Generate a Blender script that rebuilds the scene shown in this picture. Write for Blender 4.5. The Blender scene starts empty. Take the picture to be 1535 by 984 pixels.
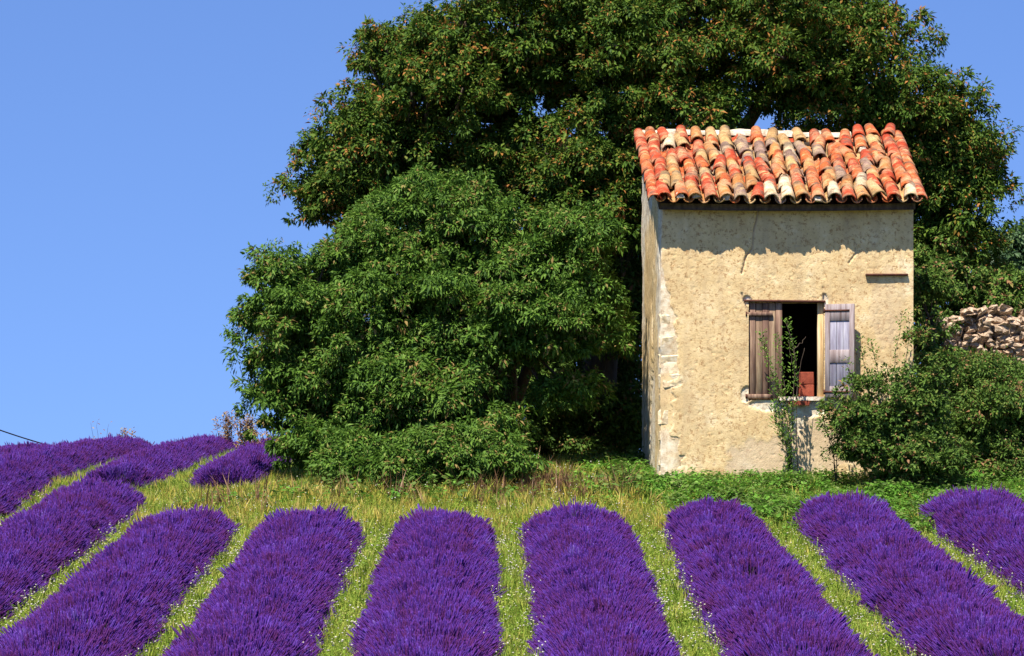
import bpy, math, random
import numpy as np
from mathutils import Vector, Matrix, Euler

rng = np.random.default_rng(7)
random.seed(7)
scene = bpy.context.scene
col = scene.collection

# ------------------------------------------------------------------ camera
F = 4400.0          # focal length in photograph pixels (1535 wide)
EYE = 0.40          # eye height above the foot of the hut
HOR = 665.0         # photograph row of the horizon
cd = bpy.data.cameras.new("camera")
cam = bpy.data.objects.new("camera", cd)
col.objects.link(cam)
cam.location = (0, 0, EYE)
cam.rotation_euler = (math.radians(90), 0, 0)
cd.sensor_width = 36.0
cd.lens = 36.0 * F / 1535.0
cd.shift_y = (HOR - 492.0) / 1535.0
cd.clip_start = 0.1
cd.clip_end = 8000
scene.camera = cam

# ------------------------------------------------------------------ world and sun
SUN_EL, SUN_AZ = math.radians(62), math.radians(208)   # azimuth clockwise from +Y
sd = Vector((math.sin(SUN_AZ) * math.cos(SUN_EL), math.cos(SUN_AZ) * math.cos(SUN_EL), math.sin(SUN_EL)))
world = bpy.data.worlds.new("World")
scene.world = world
world.use_nodes = True
wn, wl = world.node_tree.nodes, world.node_tree.links
wn.clear()
tc = wn.new("ShaderNodeTexCoord")
sp = wn.new("ShaderNodeSeparateXYZ")
mx = wn.new("ShaderNodeMath"); mx.operation = 'MAXIMUM'; mx.inputs[1].default_value = 0.0
ma = wn.new("ShaderNodeMath"); ma.operation = 'MULTIPLY_ADD'; ma.inputs[1].default_value = 0.8; ma.inputs[2].default_value = 0.2
cb = wn.new("ShaderNodeCombineXYZ")
sky = wn.new("ShaderNodeTexSky")
sky.sky_type = 'NISHITA'
sky.sun_disc = False
sky.sun_elevation = SUN_EL
sky.sun_rotation = SUN_AZ
sky.altitude = 900
sky.air_density = 1.0
sky.dust_density = 0.15
sky.ozone_density = 2.2
bg = wn.new("ShaderNodeBackground")
bg.inputs['Strength'].default_value = 0.075
wo = wn.new("ShaderNodeOutputWorld")
wl.new(tc.outputs['Generated'], sp.inputs[0])
wl.new(sp.outputs['X'], cb.inputs['X']); wl.new(sp.outputs['Y'], cb.inputs['Y'])
wl.new(sp.outputs['Z'], mx.inputs[0]); wl.new(mx.outputs[0], ma.inputs[0]); wl.new(ma.outputs[0], cb.inputs['Z'])
nrm = wn.new("ShaderNodeVectorMath"); nrm.operation = 'NORMALIZE'
wl.new(cb.outputs[0], nrm.inputs[0])
wl.new(nrm.outputs[0], sky.inputs[0])
tint = wn.new('ShaderNodeMix'); tint.data_type = 'RGBA'; tint.blend_type = 'MULTIPLY'; tint.inputs['Factor'].default_value = 1.0
tint.inputs['B'].default_value = (0.80, 0.96, 1.33, 1)
wl.new(sky.outputs[0], tint.inputs['A']); wl.new(tint.outputs['Result'], bg.inputs['Color']); wl.new(bg.outputs[0], wo.inputs['Surface'])

sl = bpy.data.lights.new("sun", 'SUN')
sl.energy = 5.0
sl.angle = math.radians(0.53)
sl.color = (1.0, 0.94, 0.84)
so = bpy.data.objects.new("sun", sl)
col.objects.link(so)
so.location = (-10, -10, 40)
so.rotation_euler = sd.to_track_quat('Z', 'Y').to_euler()

scene.render.engine = 'CYCLES'
scene.view_settings.view_transform = 'Standard'
scene.view_settings.look = 'None'
scene.view_settings.gamma = 1.0
scene.view_settings.exposure = 0.95
scene.view_settings.use_curve_mapping = False

# ------------------------------------------------------------------ helpers
def at(px, py, Y):
    return np.array([(px - 767.5) / F * Y, Y, EYE - (py - HOR) / F * Y])

def tag(o, label=None, cat=None, group=None, kind=None):
    if label: o['label'] = label
    if cat: o['category'] = cat
    if group: o['group'] = group
    if kind: o['kind'] = kind
    return o

def link(name, data, mat=None, parent=None):
    o = bpy.data.objects.new(name, data)
    col.objects.link(o)
    if mat is not None and data is not None and len(data.materials) == 0:
        data.materials.append(mat)
    if parent is not None:
        o.parent = parent
    return o

def empty(name, loc=(0, 0, 0)):
    o = bpy.data.objects.new(name, None)
    o.empty_display_size = 0.2
    o.location = loc
    col.objects.link(o)
    return o

def child(o, parent):
    """parent keeping world placement (parent is an unrotated Empty or sits at the origin)"""
    o.parent = parent
    o.matrix_parent_inverse = Matrix.Translation(parent.location).inverted()
    return o

def fast_mesh(name, V, Fc, attrs=None, smooth=False):
    V = np.asarray(V, dtype=np.float32); Fc = np.asarray(Fc, dtype=np.int32)
    n, k = Fc.shape
    me = bpy.data.meshes.new(name)
    me.vertices.add(len(V)); me.vertices.foreach_set('co', V.ravel())
    me.loops.add(n * k); me.loops.foreach_set('vertex_index', Fc.ravel())
    me.polygons.add(n)
    me.polygons.foreach_set('loop_start', np.arange(0, n * k, k, dtype=np.int32))
    if smooth:
        me.polygons.foreach_set('use_smooth', np.ones(n, dtype=bool))
    if attrs:
        for key, arr in attrs.items():
            arr = np.asarray(arr, dtype=np.float32)
            if arr.ndim == 1:
                a = me.attributes.new(key, 'FLOAT', 'POINT'); a.data.foreach_set('value', arr)
            else:
                a = me.attributes.new(key, 'FLOAT_VECTOR', 'POINT'); a.data.foreach_set('vector', arr.ravel())
    me.update(calc_edges=True)
    me.validate()
    return me

def norm(a):
    return a / np.maximum(np.linalg.norm(a, axis=-1, keepdims=True), 1e-9)

def cat_parts(parts):
    """join (V,F) lists"""
    Vs, Fs, o = [], [], 0
    for V, Fc in parts:
        Vs.append(np.asarray(V, float)); Fs.append(np.asarray(Fc, int) + o); o += len(V)
    return np.concatenate(Vs), np.concatenate(Fs)

def tube(pts, rad, k=7):
    pts = np.asarray(pts, float); n = len(pts)
    rad = np.broadcast_to(np.asarray(rad, float), (n,))
    t = norm(np.gradient(pts, axis=0))
    ref = np.array([0.31, 0.87, 0.2])
    a = norm(np.cross(t, ref)); b = np.cross(t, a)
    ang = np.arange(k) * 2 * math.pi / k
    V = pts[:, None] + rad[:, None, None] * (np.cos(ang)[None, :, None] * a[:, None] + np.sin(ang)[None, :, None] * b[:, None])
    V = V.reshape(-1, 3)
    Fc = []
    for i in range(n - 1):
        for j in range(k):
            q = (j + 1) % k
            Fc.append((i * k + j, i * k + q, (i + 1) * k + q)); Fc.append((i * k + j, (i + 1) * k + q, (i + 1) * k + j))
    V = np.concatenate([V, pts[[0]], pts[[-1]]])
    for j in range(k):
        q = (j + 1) % k
        Fc.append((q, j, n * k)); Fc.append(((n - 1) * k + j, (n - 1) * k + q, n * k + 1))
    return V, np.array(Fc)

def box(x0, x1, y0, y1, z0, z1, bev=0.0):
    """box with chamfered vertical/horizontal edges along its long faces (triangles)"""
    import bmesh
    bm = bmesh.new()
    bmesh.ops.create_cube(bm, size=1.0)
    for v in bm.verts:
        v.co = Vector(((x0 + x1) / 2 + v.co.x * (x1 - x0), (y0 + y1) / 2 + v.co.y * (y1 - y0), (z0 + z1) / 2 + v.co.z * (z1 - z0)))
    if bev > 0:
        bmesh.ops.bevel(bm, geom=list(bm.edges), offset=bev, segments=1, affect='EDGES', profile=0.5)
    bmesh.ops.triangulate(bm, faces=list(bm.faces))
    bm.verts.ensure_lookup_table()
    V = np.array([v.co[:] for v in bm.verts]); Fc = np.array([[v.index for v in f.verts] for f in bm.faces])
    bm.free()
    return V, Fc

def vnoise(x, y, seed=0):
    """smooth value noise on numpy arrays"""
    x = np.asarray(x, float); y = np.asarray(y, float)
    xi = np.floor(x).astype(np.int64); yi = np.floor(y).astype(np.int64)
    fx = x - xi; fy = y - yi
    fx = fx * fx * (3 - 2 * fx); fy = fy * fy * (3 - 2 * fy)
    def h(a, b):
        v = (a * 374761393 + b * 668265263 + seed * 1442695041) & 0x7fffffff
        v = ((v ^ (v >> 13)) * 1274126177) & 0x7fffffff
        return ((v ^ (v >> 16)) & 0xffff) / 65535.0
    return (h(xi, yi) * (1 - fx) + h(xi + 1, yi) * fx) * (1 - fy) + (h(xi, yi + 1) * (1 - fx) + h(xi + 1, yi + 1) * fx) * fy

def fbm(x, y, seed=0, o=4):
    s = 0; a = 0.5
    for i in range(o):
        s = s + a * vnoise(x * 2 ** i, y * 2 ** i, seed + i); a *= 0.5
    return s

# ------------------------------------------------------------------ materials
def new_mat(name):
    m = bpy.data.materials.new(name)
    m.use_nodes = True
    nt = m.node_tree; nt.nodes.clear()
    out = nt.nodes.new("ShaderNodeOutputMaterial")
    return m, nt.nodes, nt.links, out

def ramp(nodes, stops, interp='LINEAR'):
    r = nodes.new("ShaderNodeValToRGB")
    r.color_ramp.interpolation = interp
    el = r.color_ramp.elements
    el[0].position, el[0].color = stops[0][0], (*stops[0][1], 1)
    el[1].position, el[1].color = stops[-1][0], (*stops[-1][1], 1)
    for p, c in stops[1:-1]:
        e = el.new(p); e.color = (*c, 1)
    return r

def leaf_mat(name, stops, trans=0.25, rough=0.5, spec=0.25, attr='rnd', inst=False):
    m, n, l, out = new_mat(name)
    a = n.new("ShaderNodeAttribute"); a.attribute_name = attr
    r = ramp(n, stops)
    gn = None
    if inst:
        gpos = n.new('ShaderNodeNewGeometry'); gn = n.new('ShaderNodeTexNoise'); gn.inputs['Scale'].default_value = 2.2; gn.inputs['Detail'].default_value = 3
        l.new(gpos.outputs['Position'], gn.inputs['Vector'])
        a.attribute_type = 'GEOMETRY'
        oi = n.new("ShaderNodeObjectInfo")
        ad = n.new("ShaderNodeMath"); ad.operation = 'MULTIPLY_ADD'; ad.inputs[1].default_value = 0.45
        l.new(oi.outputs['Random'], ad.inputs[0])
        ms = n.new("ShaderNodeMath"); ms.operation = 'MULTIPLY'; ms.inputs[1].default_value = 0.55
        l.new(a.outputs['Fac'], ms.inputs[0]); l.new(ms.outputs[0], ad.inputs[2])
        dr = n.new('ShaderNodeMath'); dr.operation = 'MULTIPLY_ADD'; dr.inputs[1].default_value = 0.9; dr.inputs[2].default_value = -0.45
        l.new(gn.outputs['Fac'], dr.inputs[0])
        sm = n.new('ShaderNodeMath'); sm.operation = 'ADD'; sm.use_clamp = True
        l.new(dr.outputs[0], sm.inputs[0]); l.new(ad.outputs[0], sm.inputs[1]); l.new(sm.outputs[0], r.inputs[0])
    else:
        l.new(a.outputs['Fac'], r.inputs[0])
    p = n.new("ShaderNodeBsdfPrincipled")
    p.inputs['Roughness'].default_value = rough
    p.inputs['Specular IOR Level'].default_value = spec
    t = n.new("ShaderNodeBsdfTranslucent")
    mix = n.new("ShaderNodeMixShader"); mix.inputs[0].default_value = trans
    l.new(r.outputs[0], p.inputs['Base Color']); l.new(r.outputs[0], t.inputs['Color'])
    l.new(p.outputs[0], mix.inputs[1]); l.new(t.outputs[0], mix.inputs[2]); l.new(mix.outputs[0], out.inputs[0])
    return m

def rough_mat(name, stops, scale=6.0, detail=8.0, rough=0.9, bump=0.3, bscale=60.0, bdist=0.01, stretch=(1, 1, 1), coord='Object'):
    m, n, l, out = new_mat(name)
    tcn = n.new("ShaderNodeTexCoord"); mp = n.new("ShaderNodeMapping")
    mp.inputs['Scale'].default_value = stretch
    l.new(tcn.outputs[coord], mp.inputs[0])
    t = n.new("ShaderNodeTexNoise"); t.inputs['Scale'].default_value = scale; t.inputs['Detail'].default_value = detail
    t.inputs['Roughness'].default_value = 0.65
    l.new(mp.outputs[0], t.inputs['Vector'])
    r = ramp(n, stops); l.new(t.outputs['Fac'], r.inputs[0])
    p = n.new("ShaderNodeBsdfPrincipled"); p.inputs['Roughness'].default_value = rough
    p.inputs['Specular IOR Level'].default_value = 0.2
    l.new(r.outputs[0], p.inputs['Base Color'])
    b = n.new("ShaderNodeBump"); b.inputs['Strength'].default_value = bump; b.inputs['Distance'].default_value = bdist
    t2 = n.new("ShaderNodeTexNoise"); t2.inputs['Scale'].default_value = bscale; t2.inputs['Detail'].default_value = 5
    l.new(mp.outputs[0], t2.inputs['Vector']); l.new(t2.outputs['Fac'], b.inputs['Height']); l.new(b.outputs[0], p.inputs['Normal'])
    l.new(p.outputs[0], out.inputs[0])
    return m

def plaster_mat():
    m, n, l, out = new_mat("ochre lime plaster")
    tcn = n.new("ShaderNodeTexCoord")
    def noise(scale, detail=6, rough=0.6, stretch=None):
        t = n.new("ShaderNodeTexNoise"); t.inputs['Scale'].default_value = scale; t.inputs['Detail'].default_value = detail
        t.inputs['Roughness'].default_value = rough
        if stretch:
            mp = n.new("ShaderNodeMapping"); mp.inputs['Scale'].default_value = stretch
            l.new(tcn.outputs['Object'], mp.inputs[0]); l.new(mp.outputs[0], t.inputs['Vector'])
        else:
            l.new(tcn.outputs['Object'], t.inputs['Vector'])
        return t
    big = noise(2.3, 9, 0.72)
    r1 = ramp(n, [(0.3, (0.50, 0.34, 0.17)), (0.44, (0.65, 0.47, 0.235)), (0.56, (0.72, 0.54, 0.29)), (0.7, (0.80, 0.68, 0.45))])
    l.new(big.outputs['Fac'], r1.inputs[0])
    # small pits and grit: brown specks
    fine = noise(25, 5, 0.75)
    r2 = ramp(n, [(0.525, (0, 0, 0)), (0.62, (1, 1, 1))])
    l.new(fine.outputs['Fac'], r2.inputs[0])
    mixa = n.new("ShaderNodeMix"); mixa.data_type = 'RGBA'; mixa.inputs['B'].default_value = (0.36, 0.20, 0.085, 1)
    ml = n.new("ShaderNodeMath"); ml.operation = 'MULTIPLY'; ml.inputs[1].default_value = 0.9
    l.new(r2.outputs[0], ml.inputs[0])
    l.new(ml.outputs[0], mixa.inputs['Factor']); l.new(r1.outputs[0], mixa.inputs['A'])
    # vertical rain streaks
    st = noise(7, 3, 0.5, (1, 1, 0.12))
    r3 = ramp(n, [(0.48, (0, 0, 0)), (0.68, (1, 1, 1))]); l.new(st.outputs['Fac'], r3.inputs[0])
    m3 = n.new("ShaderNodeMath"); m3.operation = 'MULTIPLY'; m3.inputs[1].default_value = 0.55
    l.new(r3.outputs[0], m3.inputs[0])
    mixs = n.new("ShaderNodeMix"); mixs.data_type = 'RGBA'; mixs.inputs['B'].default_value = (0.50, 0.36, 0.20, 1)
    l.new(m3.outputs[0], mixs.inputs['Factor']); l.new(mixa.outputs['Result'], mixs.inputs['A'])
    # bare mortar where plaster has fallen (attribute) and grey worn render, with crack shade painted in
    a = n.new("ShaderNodeAttribute"); a.attribute_name = 'bare'
    sn = noise(12, 6, 0.7)
    r4 = ramp(n, [(0.35, (0.42, 0.30, 0.20)), (0.5, (0.66, 0.56, 0.40)), (0.68, (0.80, 0.74, 0.62))])
    l.new(sn.outputs['Fac'], r4.inputs[0])
    mixb = n.new("ShaderNodeMix"); mixb.data_type = 'RGBA'
    l.new(a.outputs['Fac'], mixb.inputs['Factor']); l.new(mixs.outputs['Result'], mixb.inputs['A']); l.new(r4.outputs[0], mixb.inputs['B'])
    a2 = n.new("ShaderNodeAttribute"); a2.attribute_name = 'worn'
    mixw = n.new("ShaderNodeMix"); mixw.data_type = 'RGBA'; mixw.inputs['B'].default_value = (0.55, 0.42, 0.29, 1)
    l.new(a2.outputs['Fac'], mixw.inputs['Factor']); l.new(mixb.outputs['Result'], mixw.inputs['A'])
    p = n.new("ShaderNodeBsdfPrincipled"); p.inputs['Roughness'].default_value = 0.95; p.inputs['Specular IOR Level'].default_value = 0.1
    l.new(mixw.outputs['Result'], p.inputs['Base Color'])
    b = n.new("ShaderNodeBump"); b.inputs['Strength'].default_value = 0.55; b.inputs['Distance'].default_value = 0.012
    bn = noise(55, 6, 0.7)
    l.new(bn.outputs['Fac'], b.inputs['Height']); l.new(b.outputs[0], p.inputs['Normal'])
    l.new(p.outputs[0], out.inputs[0])
    return m

def tile_mat():
    m, n, l, out = new_mat("weathered terracotta")
    oi = n.new("ShaderNodeObjectInfo"); tcn = n.new("ShaderNodeTexCoord")
    add = n.new("ShaderNodeVectorMath"); add.operation = 'ADD'
    mulv = n.new("ShaderNodeVectorMath"); mulv.operation = 'SCALE'; mulv.inputs[0].default_value = (37, 91, 53)
    l.new(oi.outputs['Random'], mulv.inputs['Scale'])
    l.new(tcn.outputs['Object'], add.inputs[0]); l.new(mulv.outputs[0], add.inputs[1])
    t = n.new("ShaderNodeTexNoise"); t.inputs['Scale'].default_value = 9; t.inputs['Detail'].default_value = 7; t.inputs['Roughness'].default_value = 0.7
    l.new(add.outputs[0], t.inputs['Vector'])
    r = ramp(n, [(0.32, (0.36, 0.33, 0.32)), (0.46, (0.86, 0.84, 0.84)), (0.58, (1, 1, 1)), (0.74, (1.1, 1.3, 1.4))])
    l.new(t.outputs['Fac'], r.inputs[0])
    mu = n.new("ShaderNodeMix"); mu.data_type = 'RGBA'; mu.blend_type = 'MULTIPLY'; mu.inputs['Factor'].default_value = 1
    l.new(oi.outputs['Color'], mu.inputs['A']); l.new(r.outputs[0], mu.inputs['B'])
    # lichen and lime patches
    t2 = n.new("ShaderNodeTexNoise"); t2.inputs['Scale'].default_value = 5; t2.inputs['Detail'].default_value = 6; t2.inputs['Roughness'].default_value = 0.65
    l.new(add.outputs[0], t2.inputs['Vector'])
    r2 = ramp(n, [(0.55, (0, 0, 0)), (0.63, (1, 1, 1))]); l.new(t2.outputs['Fac'], r2.inputs[0])
    ml = n.new("ShaderNodeMath"); ml.operation = 'MULTIPLY'; ml.inputs[1].default_value = 0.8; l.new(r2.outputs[0], ml.inputs[0])
    mi = n.new("ShaderNodeMix"); mi.data_type = 'RGBA'; mi.inputs['B'].default_value = (0.50, 0.33, 0.14, 1)
    l.new(ml.outputs[0], mi.inputs['Factor']); l.new(mu.outputs['Result'], mi.inputs['A'])
    p = n.new("ShaderNodeBsdfPrincipled"); p.inputs['Roughness'].default_value = 0.85; p.inputs['Specular IOR Level'].default_value = 0.2
    l.new(mi.outputs['Result'], p.inputs['Base Color'])
    b = n.new("ShaderNodeBump"); b.inputs['Strength'].default_value = 0.4; b.inputs['Distance'].default_value = 0.006
    tf = n.new("ShaderNodeTexNoise"); tf.inputs['Scale'].default_value = 60; tf.inputs['Detail'].default_value = 4
    l.new(add.outputs[0], tf.inputs['Vector'])
    rf = ramp(n, [(0.35, (0.62, 0.60, 0.58)), (0.6, (1.08, 1.08, 1.08))]); l.new(tf.outputs['Fac'], rf.inputs[0])
    mf = n.new("ShaderNodeMix"); mf.data_type = 'RGBA'; mf.blend_type = 'MULTIPLY'; mf.inputs['Factor'].default_value = 1
    gp = n.new("ShaderNodeNewGeometry"); tw = n.new("ShaderNodeTexNoise"); tw.inputs['Scale'].default_value = 3.2; tw.inputs['Detail'].default_value = 9; tw.inputs['Roughness'].default_value = 0.72
    l.new(gp.outputs['Position'], tw.inputs['Vector'])
    rw_ = ramp(n, [(0.47, (0, 0, 0)), (0.60, (1, 1, 1))]); l.new(tw.outputs['Fac'], rw_.inputs[0])
    mw = n.new("ShaderNodeMath"); mw.operation = 'MULTIPLY'; mw.inputs[1].default_value = 0.5; l.new(rw_.outputs[0], mw.inputs[0])
    mcr = n.new("ShaderNodeMix"); mcr.data_type = 'RGBA'; mcr.inputs['B'].default_value = (0.54, 0.40, 0.22, 1)
    l.new(mw.outputs[0], mcr.inputs['Factor']); l.new(mi.outputs['Result'], mcr.inputs['A'])
    tw2 = n.new("ShaderNodeTexNoise"); tw2.inputs['Scale'].default_value = 5.0; tw2.inputs['Detail'].default_value = 8
    vo = n.new("ShaderNodeVectorMath"); vo.operation = 'ADD'; vo.inputs[1].default_value = (13, 7, 3); l.new(gp.outputs['Position'], vo.inputs[0]); l.new(vo.outputs[0], tw2.inputs['Vector'])
    rw2 = ramp(n, [(0.55, (0, 0, 0)), (0.66, (1, 1, 1))]); l.new(tw2.outputs['Fac'], rw2.inputs[0])
    mg = n.new("ShaderNodeMath"); mg.operation = 'MULTIPLY'; mg.inputs[1].default_value = 0.7; l.new(rw2.outputs[0], mg.inputs[0])
    mgr = n.new("ShaderNodeMix"); mgr.data_type = 'RGBA'; mgr.inputs['B'].default_value = (0.13, 0.09, 0.06, 1)
    l.new(mg.outputs[0], mgr.inputs['Factor']); l.new(mcr.outputs['Result'], mgr.inputs['A'])
    l.new(mgr.outputs['Result'], mf.inputs['A']); l.new(rf.outputs[0], mf.inputs['B']); l.new(mf.outputs['Result'], p.inputs['Base Color'])
    l.new(tf.outputs['Fac'], b.inputs['Height']); l.new(b.outputs[0], p.inputs['Normal'])
    l.new(p.outputs[0], out.inputs[0])
    return m

def wood_mat(name, dark, mid, light):
    return rough_mat(name, [(0.32, dark), (0.5, mid), (0.68, light)], scale=22, detail=6, rough=0.8, bump=0.5, bscale=40, bdist=0.006, stretch=(1, 1, 0.07))

M = {}
M['plaster'] = plaster_mat()
M['tile'] = tile_mat()
M['mortar'] = rough_mat("lime mortar", [(0.3, (0.28, 0.21, 0.14)), (0.5, (0.52, 0.43, 0.32)), (0.7, (0.72, 0.65, 0.54))], scale=16, bump=0.6, bscale=45, bdist=0.015)
M['quoin'] = rough_mat("pale limestone", [(0.3, (0.38, 0.26, 0.15)), (0.5, (0.64, 0.50, 0.30)), (0.7, (0.80, 0.72, 0.56))], scale=16, bump=0.6, bscale=30, bdist=0.015)
M['stone'] = rough_mat("dry wall stone", [(0.32, (0.14, 0.09, 0.06)), (0.46, (0.38, 0.26, 0.17)), (0.58, (0.55, 0.42, 0.30)), (0.7, (0.74, 0.62, 0.47))], scale=7, bump=0.7, bscale=25, bdist=0.02)
M['brownwood'] = wood_mat("weathered brown wood", (0.07, 0.035, 0.025), (0.19, 0.11, 0.075), (0.36, 0.24, 0.16))
M['palewood'] = wood_mat("worn tan wood", (0.09, 0.05, 0.03), (0.25, 0.16, 0.10), (0.46, 0.34, 0.20))
M['greywood'] = wood_mat("weathered mauve grey wood", (0.15, 0.10, 0.09), (0.28, 0.22, 0.21), (0.42, 0.36, 0.35))
M['bluewood'] = wood_mat("faded blue grey panel", (0.18, 0.15, 0.19), (0.30, 0.28, 0.34), (0.45, 0.43, 0.48))
M['creamwood'] = wood_mat("sun bleached frame wood", (0.42, 0.24, 0.10), (0.62, 0.44, 0.22), (0.76, 0.64, 0.44))
M['deckwood'] = wood_mat("eave shade roof boards", (0.03, 0.018, 0.012), (0.07, 0.045, 0.03), (0.11, 0.075, 0.05))  # boards coloured dark to paint the shade band under the eave
M['terracotta'] = rough_mat("terracotta block", [(0.3, (0.17, 0.035, 0.02)), (0.6, (0.32, 0.075, 0.04))], scale=12, bump=0.3)
M['interior'] = rough_mat("shade dark interior plaster", [(0.3, (0.02, 0.014, 0.01)), (0.7, (0.04, 0.03, 0.022))], scale=4)  # room shade put into the colour so the window opening looks black
M['iron'] = rough_mat("rusty iron", [(0.3, (0.04, 0.015, 0.01)), (0.7, (0.13, 0.045, 0.025))], scale=20, rough=0.7)
M['bark'] = rough_mat("bark", [(0.3, (0.045, 0.03, 0.022)), (0.55, (0.10, 0.072, 0.05)), (0.75, (0.18, 0.14, 0.10))], scale=10, bump=1.0, bscale=18, bdist=0.03, stretch=(1, 1, 0.3))
M['cable'] = rough_mat("black cable", [(0.3, (0.012, 0.012, 0.014)), (0.7, (0.03, 0.03, 0.035))])
M['soil'] = None
M['bigleaf'] = leaf_mat("dark tree leaves", [(0.0, (0.030, 0.070, 0.010)), (0.45, (0.068, 0.126, 0.016)), (0.80, (0.115, 0.175, 0.024)), (0.90, (0.15, 0.16, 0.026)), (0.945, (0.25, 0.14, 0.03)), (1.0, (0.36, 0.15, 0.04))], trans=0.25, spec=0.08)
M['midleaf'] = leaf_mat("bright drooping leaves", [(0.0, (0.036, 0.084, 0.012)), (0.5, (0.084, 0.166, 0.021)), (0.90, (0.145, 0.25, 0.036)), (0.97, (0.20, 0.25, 0.06)), (1.0, (0.26, 0.18, 0.06))], trans=0.28, spec=0.10)
M['shrubleaf'] = leaf_mat("shrub leaves", [(0.0, (0.04, 0.080, 0.015)), (0.5, (0.085, 0.155, 0.026)), (0.85, (0.14, 0.22, 0.04)), (0.95, (0.20, 0.19, 0.05)), (1.0, (0.28, 0.15, 0.07))], trans=0.25, spec=0.08)
M['farleaf'] = leaf_mat("distant tree leaves", [(0.0, (0.03, 0.06, 0.025)), (0.6, (0.055, 0.11, 0.035)), (1.0, (0.10, 0.16, 0.06))], trans=0.2)
M['lavflower'] = leaf_mat("lavender flowers", [(0.0, (0.085, 0.016, 0.060)), (0.3, (0.115, 0.026, 0.16)), (0.65, (0.098, 0.030, 0.27)), (0.9, (0.14, 0.060, 0.37)), (1.0, (0.19, 0.11, 0.38))], trans=0.15, rough=0.7, spec=0.1, inst=True)
M['lavstem'] = leaf_mat("lavender stems", [(0.0, (0.03, 0.035, 0.02)), (1.0, (0.075, 0.07, 0.05))], trans=0.1, inst=True)
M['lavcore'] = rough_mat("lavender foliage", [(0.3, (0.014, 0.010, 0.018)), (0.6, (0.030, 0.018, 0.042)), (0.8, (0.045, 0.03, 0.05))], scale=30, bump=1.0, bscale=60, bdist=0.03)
M['grass'] = leaf_mat("strip grass", [(0.0, (0.07, 0.15, 0.018)), (0.45, (0.21, 0.33, 0.04)), (0.75, (0.38, 0.43, 0.08)), (1.0, (0.62, 0.56, 0.24))], trans=0.35, spec=0.1, inst=True)
M['drygrass'] = leaf_mat("sun dried grass", [(0.0, (0.09, 0.17, 0.02)), (0.45, (0.28, 0.36, 0.045)), (0.75, (0.48, 0.46, 0.09)), (1.0, (0.64, 0.48, 0.18))], trans=0.35, spec=0.1, inst=True)
M['goldgrass'] = leaf_mat('golden seed grass', [(0.0, (0.30, 0.26, 0.035)), (0.5, (0.50, 0.40, 0.07)), (1.0, (0.64, 0.46, 0.18))], trans=0.35, spec=0.1, inst=True)
M['cover'] = leaf_mat("ground cover leaves", [(0.0, (0.055, 0.13, 0.015)), (0.5, (0.11, 0.26, 0.03)), (1.0, (0.21, 0.36, 0.06))], trans=0.3, spec=0.1, inst=True)
M['dullcover'] = leaf_mat('duller weeds', [(0.0, (0.05, 0.09, 0.02)), (0.5, (0.10, 0.17, 0.035)), (1.0, (0.20, 0.25, 0.07))], trans=0.3, spec=0.1, inst=True)  # broad-leaved weeds in a duller green than the ground cover
M['petal'] = leaf_mat("white petals", [(0.0, (0.52, 0.50, 0.30)), (0.5, (0.66, 0.62, 0.50)), (1.0, (0.78, 0.75, 0.68))], trans=0.3, inst=True)
M['dryweed'] = leaf_mat("dry weed", [(0.0, (0.09, 0.04, 0.025)), (0.5, (0.22, 0.10, 0.05)), (0.8, (0.24, 0.20, 0.06)), (1.0, (0.40, 0.26, 0.12))], trans=0.2)
M['redweed'] = leaf_mat("brown grass", [(0.0, (0.10, 0.05, 0.03)), (0.6, (0.20, 0.10, 0.05)), (1.0, (0.36, 0.24, 0.10))], trans=0.2, inst=True)
M['ground'] = rough_mat("grassy soil", [(0.3, (0.06, 0.07, 0.016)), (0.5, (0.12, 0.13, 0.026)), (0.7, (0.19, 0.16, 0.055))], scale=2.5, bump=0.8, bscale=14, bdist=0.05)

# ------------------------------------------------------------------ terrain
def smooth_interp(y, ys, zs):
    ys = np.asarray(ys, float); zs = np.asarray(zs, float)
    d = np.gradient(zs, ys)
    i = np.clip(np.searchsorted(ys, y) - 1, 0, len(ys) - 2)
    h = ys[i + 1] - ys[i]; t = np.clip((y - ys[i]) / h, 0, 1)
    return ((2 * t ** 3 - 3 * t ** 2 + 1) * zs[i] + (t ** 3 - 2 * t ** 2 + t) * h * d[i] + (-2 * t ** 3 + 3 * t ** 2) * zs[i + 1] + (t ** 3 - t ** 2) * h * d[i + 1])

YS = [-3000, -60, -6, 2, 8, 14, 20, 24.2, 30, 33, 34.5, 36, 37.3, 39, 42, 46, 51, 58, 80, 200, 900, 4000]
ZR = [-9, -2.0, -1.25, -1.25, -1.75, -2.1, -1.80, -1.46, -0.975, -0.72, -0.53, -0.30, -0.12, 0.0, 0.06, 0.12, 0.15, 0.02, -1.8, -9, -14, -14]
ZL = [-9, -2.0, -1.25, -1.25, -1.75, -2.1, -1.80, -1.46, -0.975, -0.74, -0.64, -0.53, -0.43, -0.26, -0.10, 0.06, 0.16, 0.02, -1.8, -9, -14, -14]
def ground(x, y):
    x = np.asarray(x, float); y = np.asarray(y, float)
    zr = smooth_interp(y, YS, ZR); zl = smooth_interp(y, YS, ZL)
    w = np.clip((x + 4.2) / 2.6, 0, 1); w = w * w * (3 - 2 * w)
    zl = zl - .14 * np.clip((-x - 5.2) / 2.5, 0, 1) * np.clip((y - 42) / 6, 0, 1) * np.clip((90 - y) / 30, 0, 1)
    near = np.exp(-((y - 32) / 25) ** 2)
    return zl * (1 - w) + zr * w + near * 0.05 * (vnoise(x * 0.8 + 50, y * 0.8 + 10, 3) - 0.5)

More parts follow.
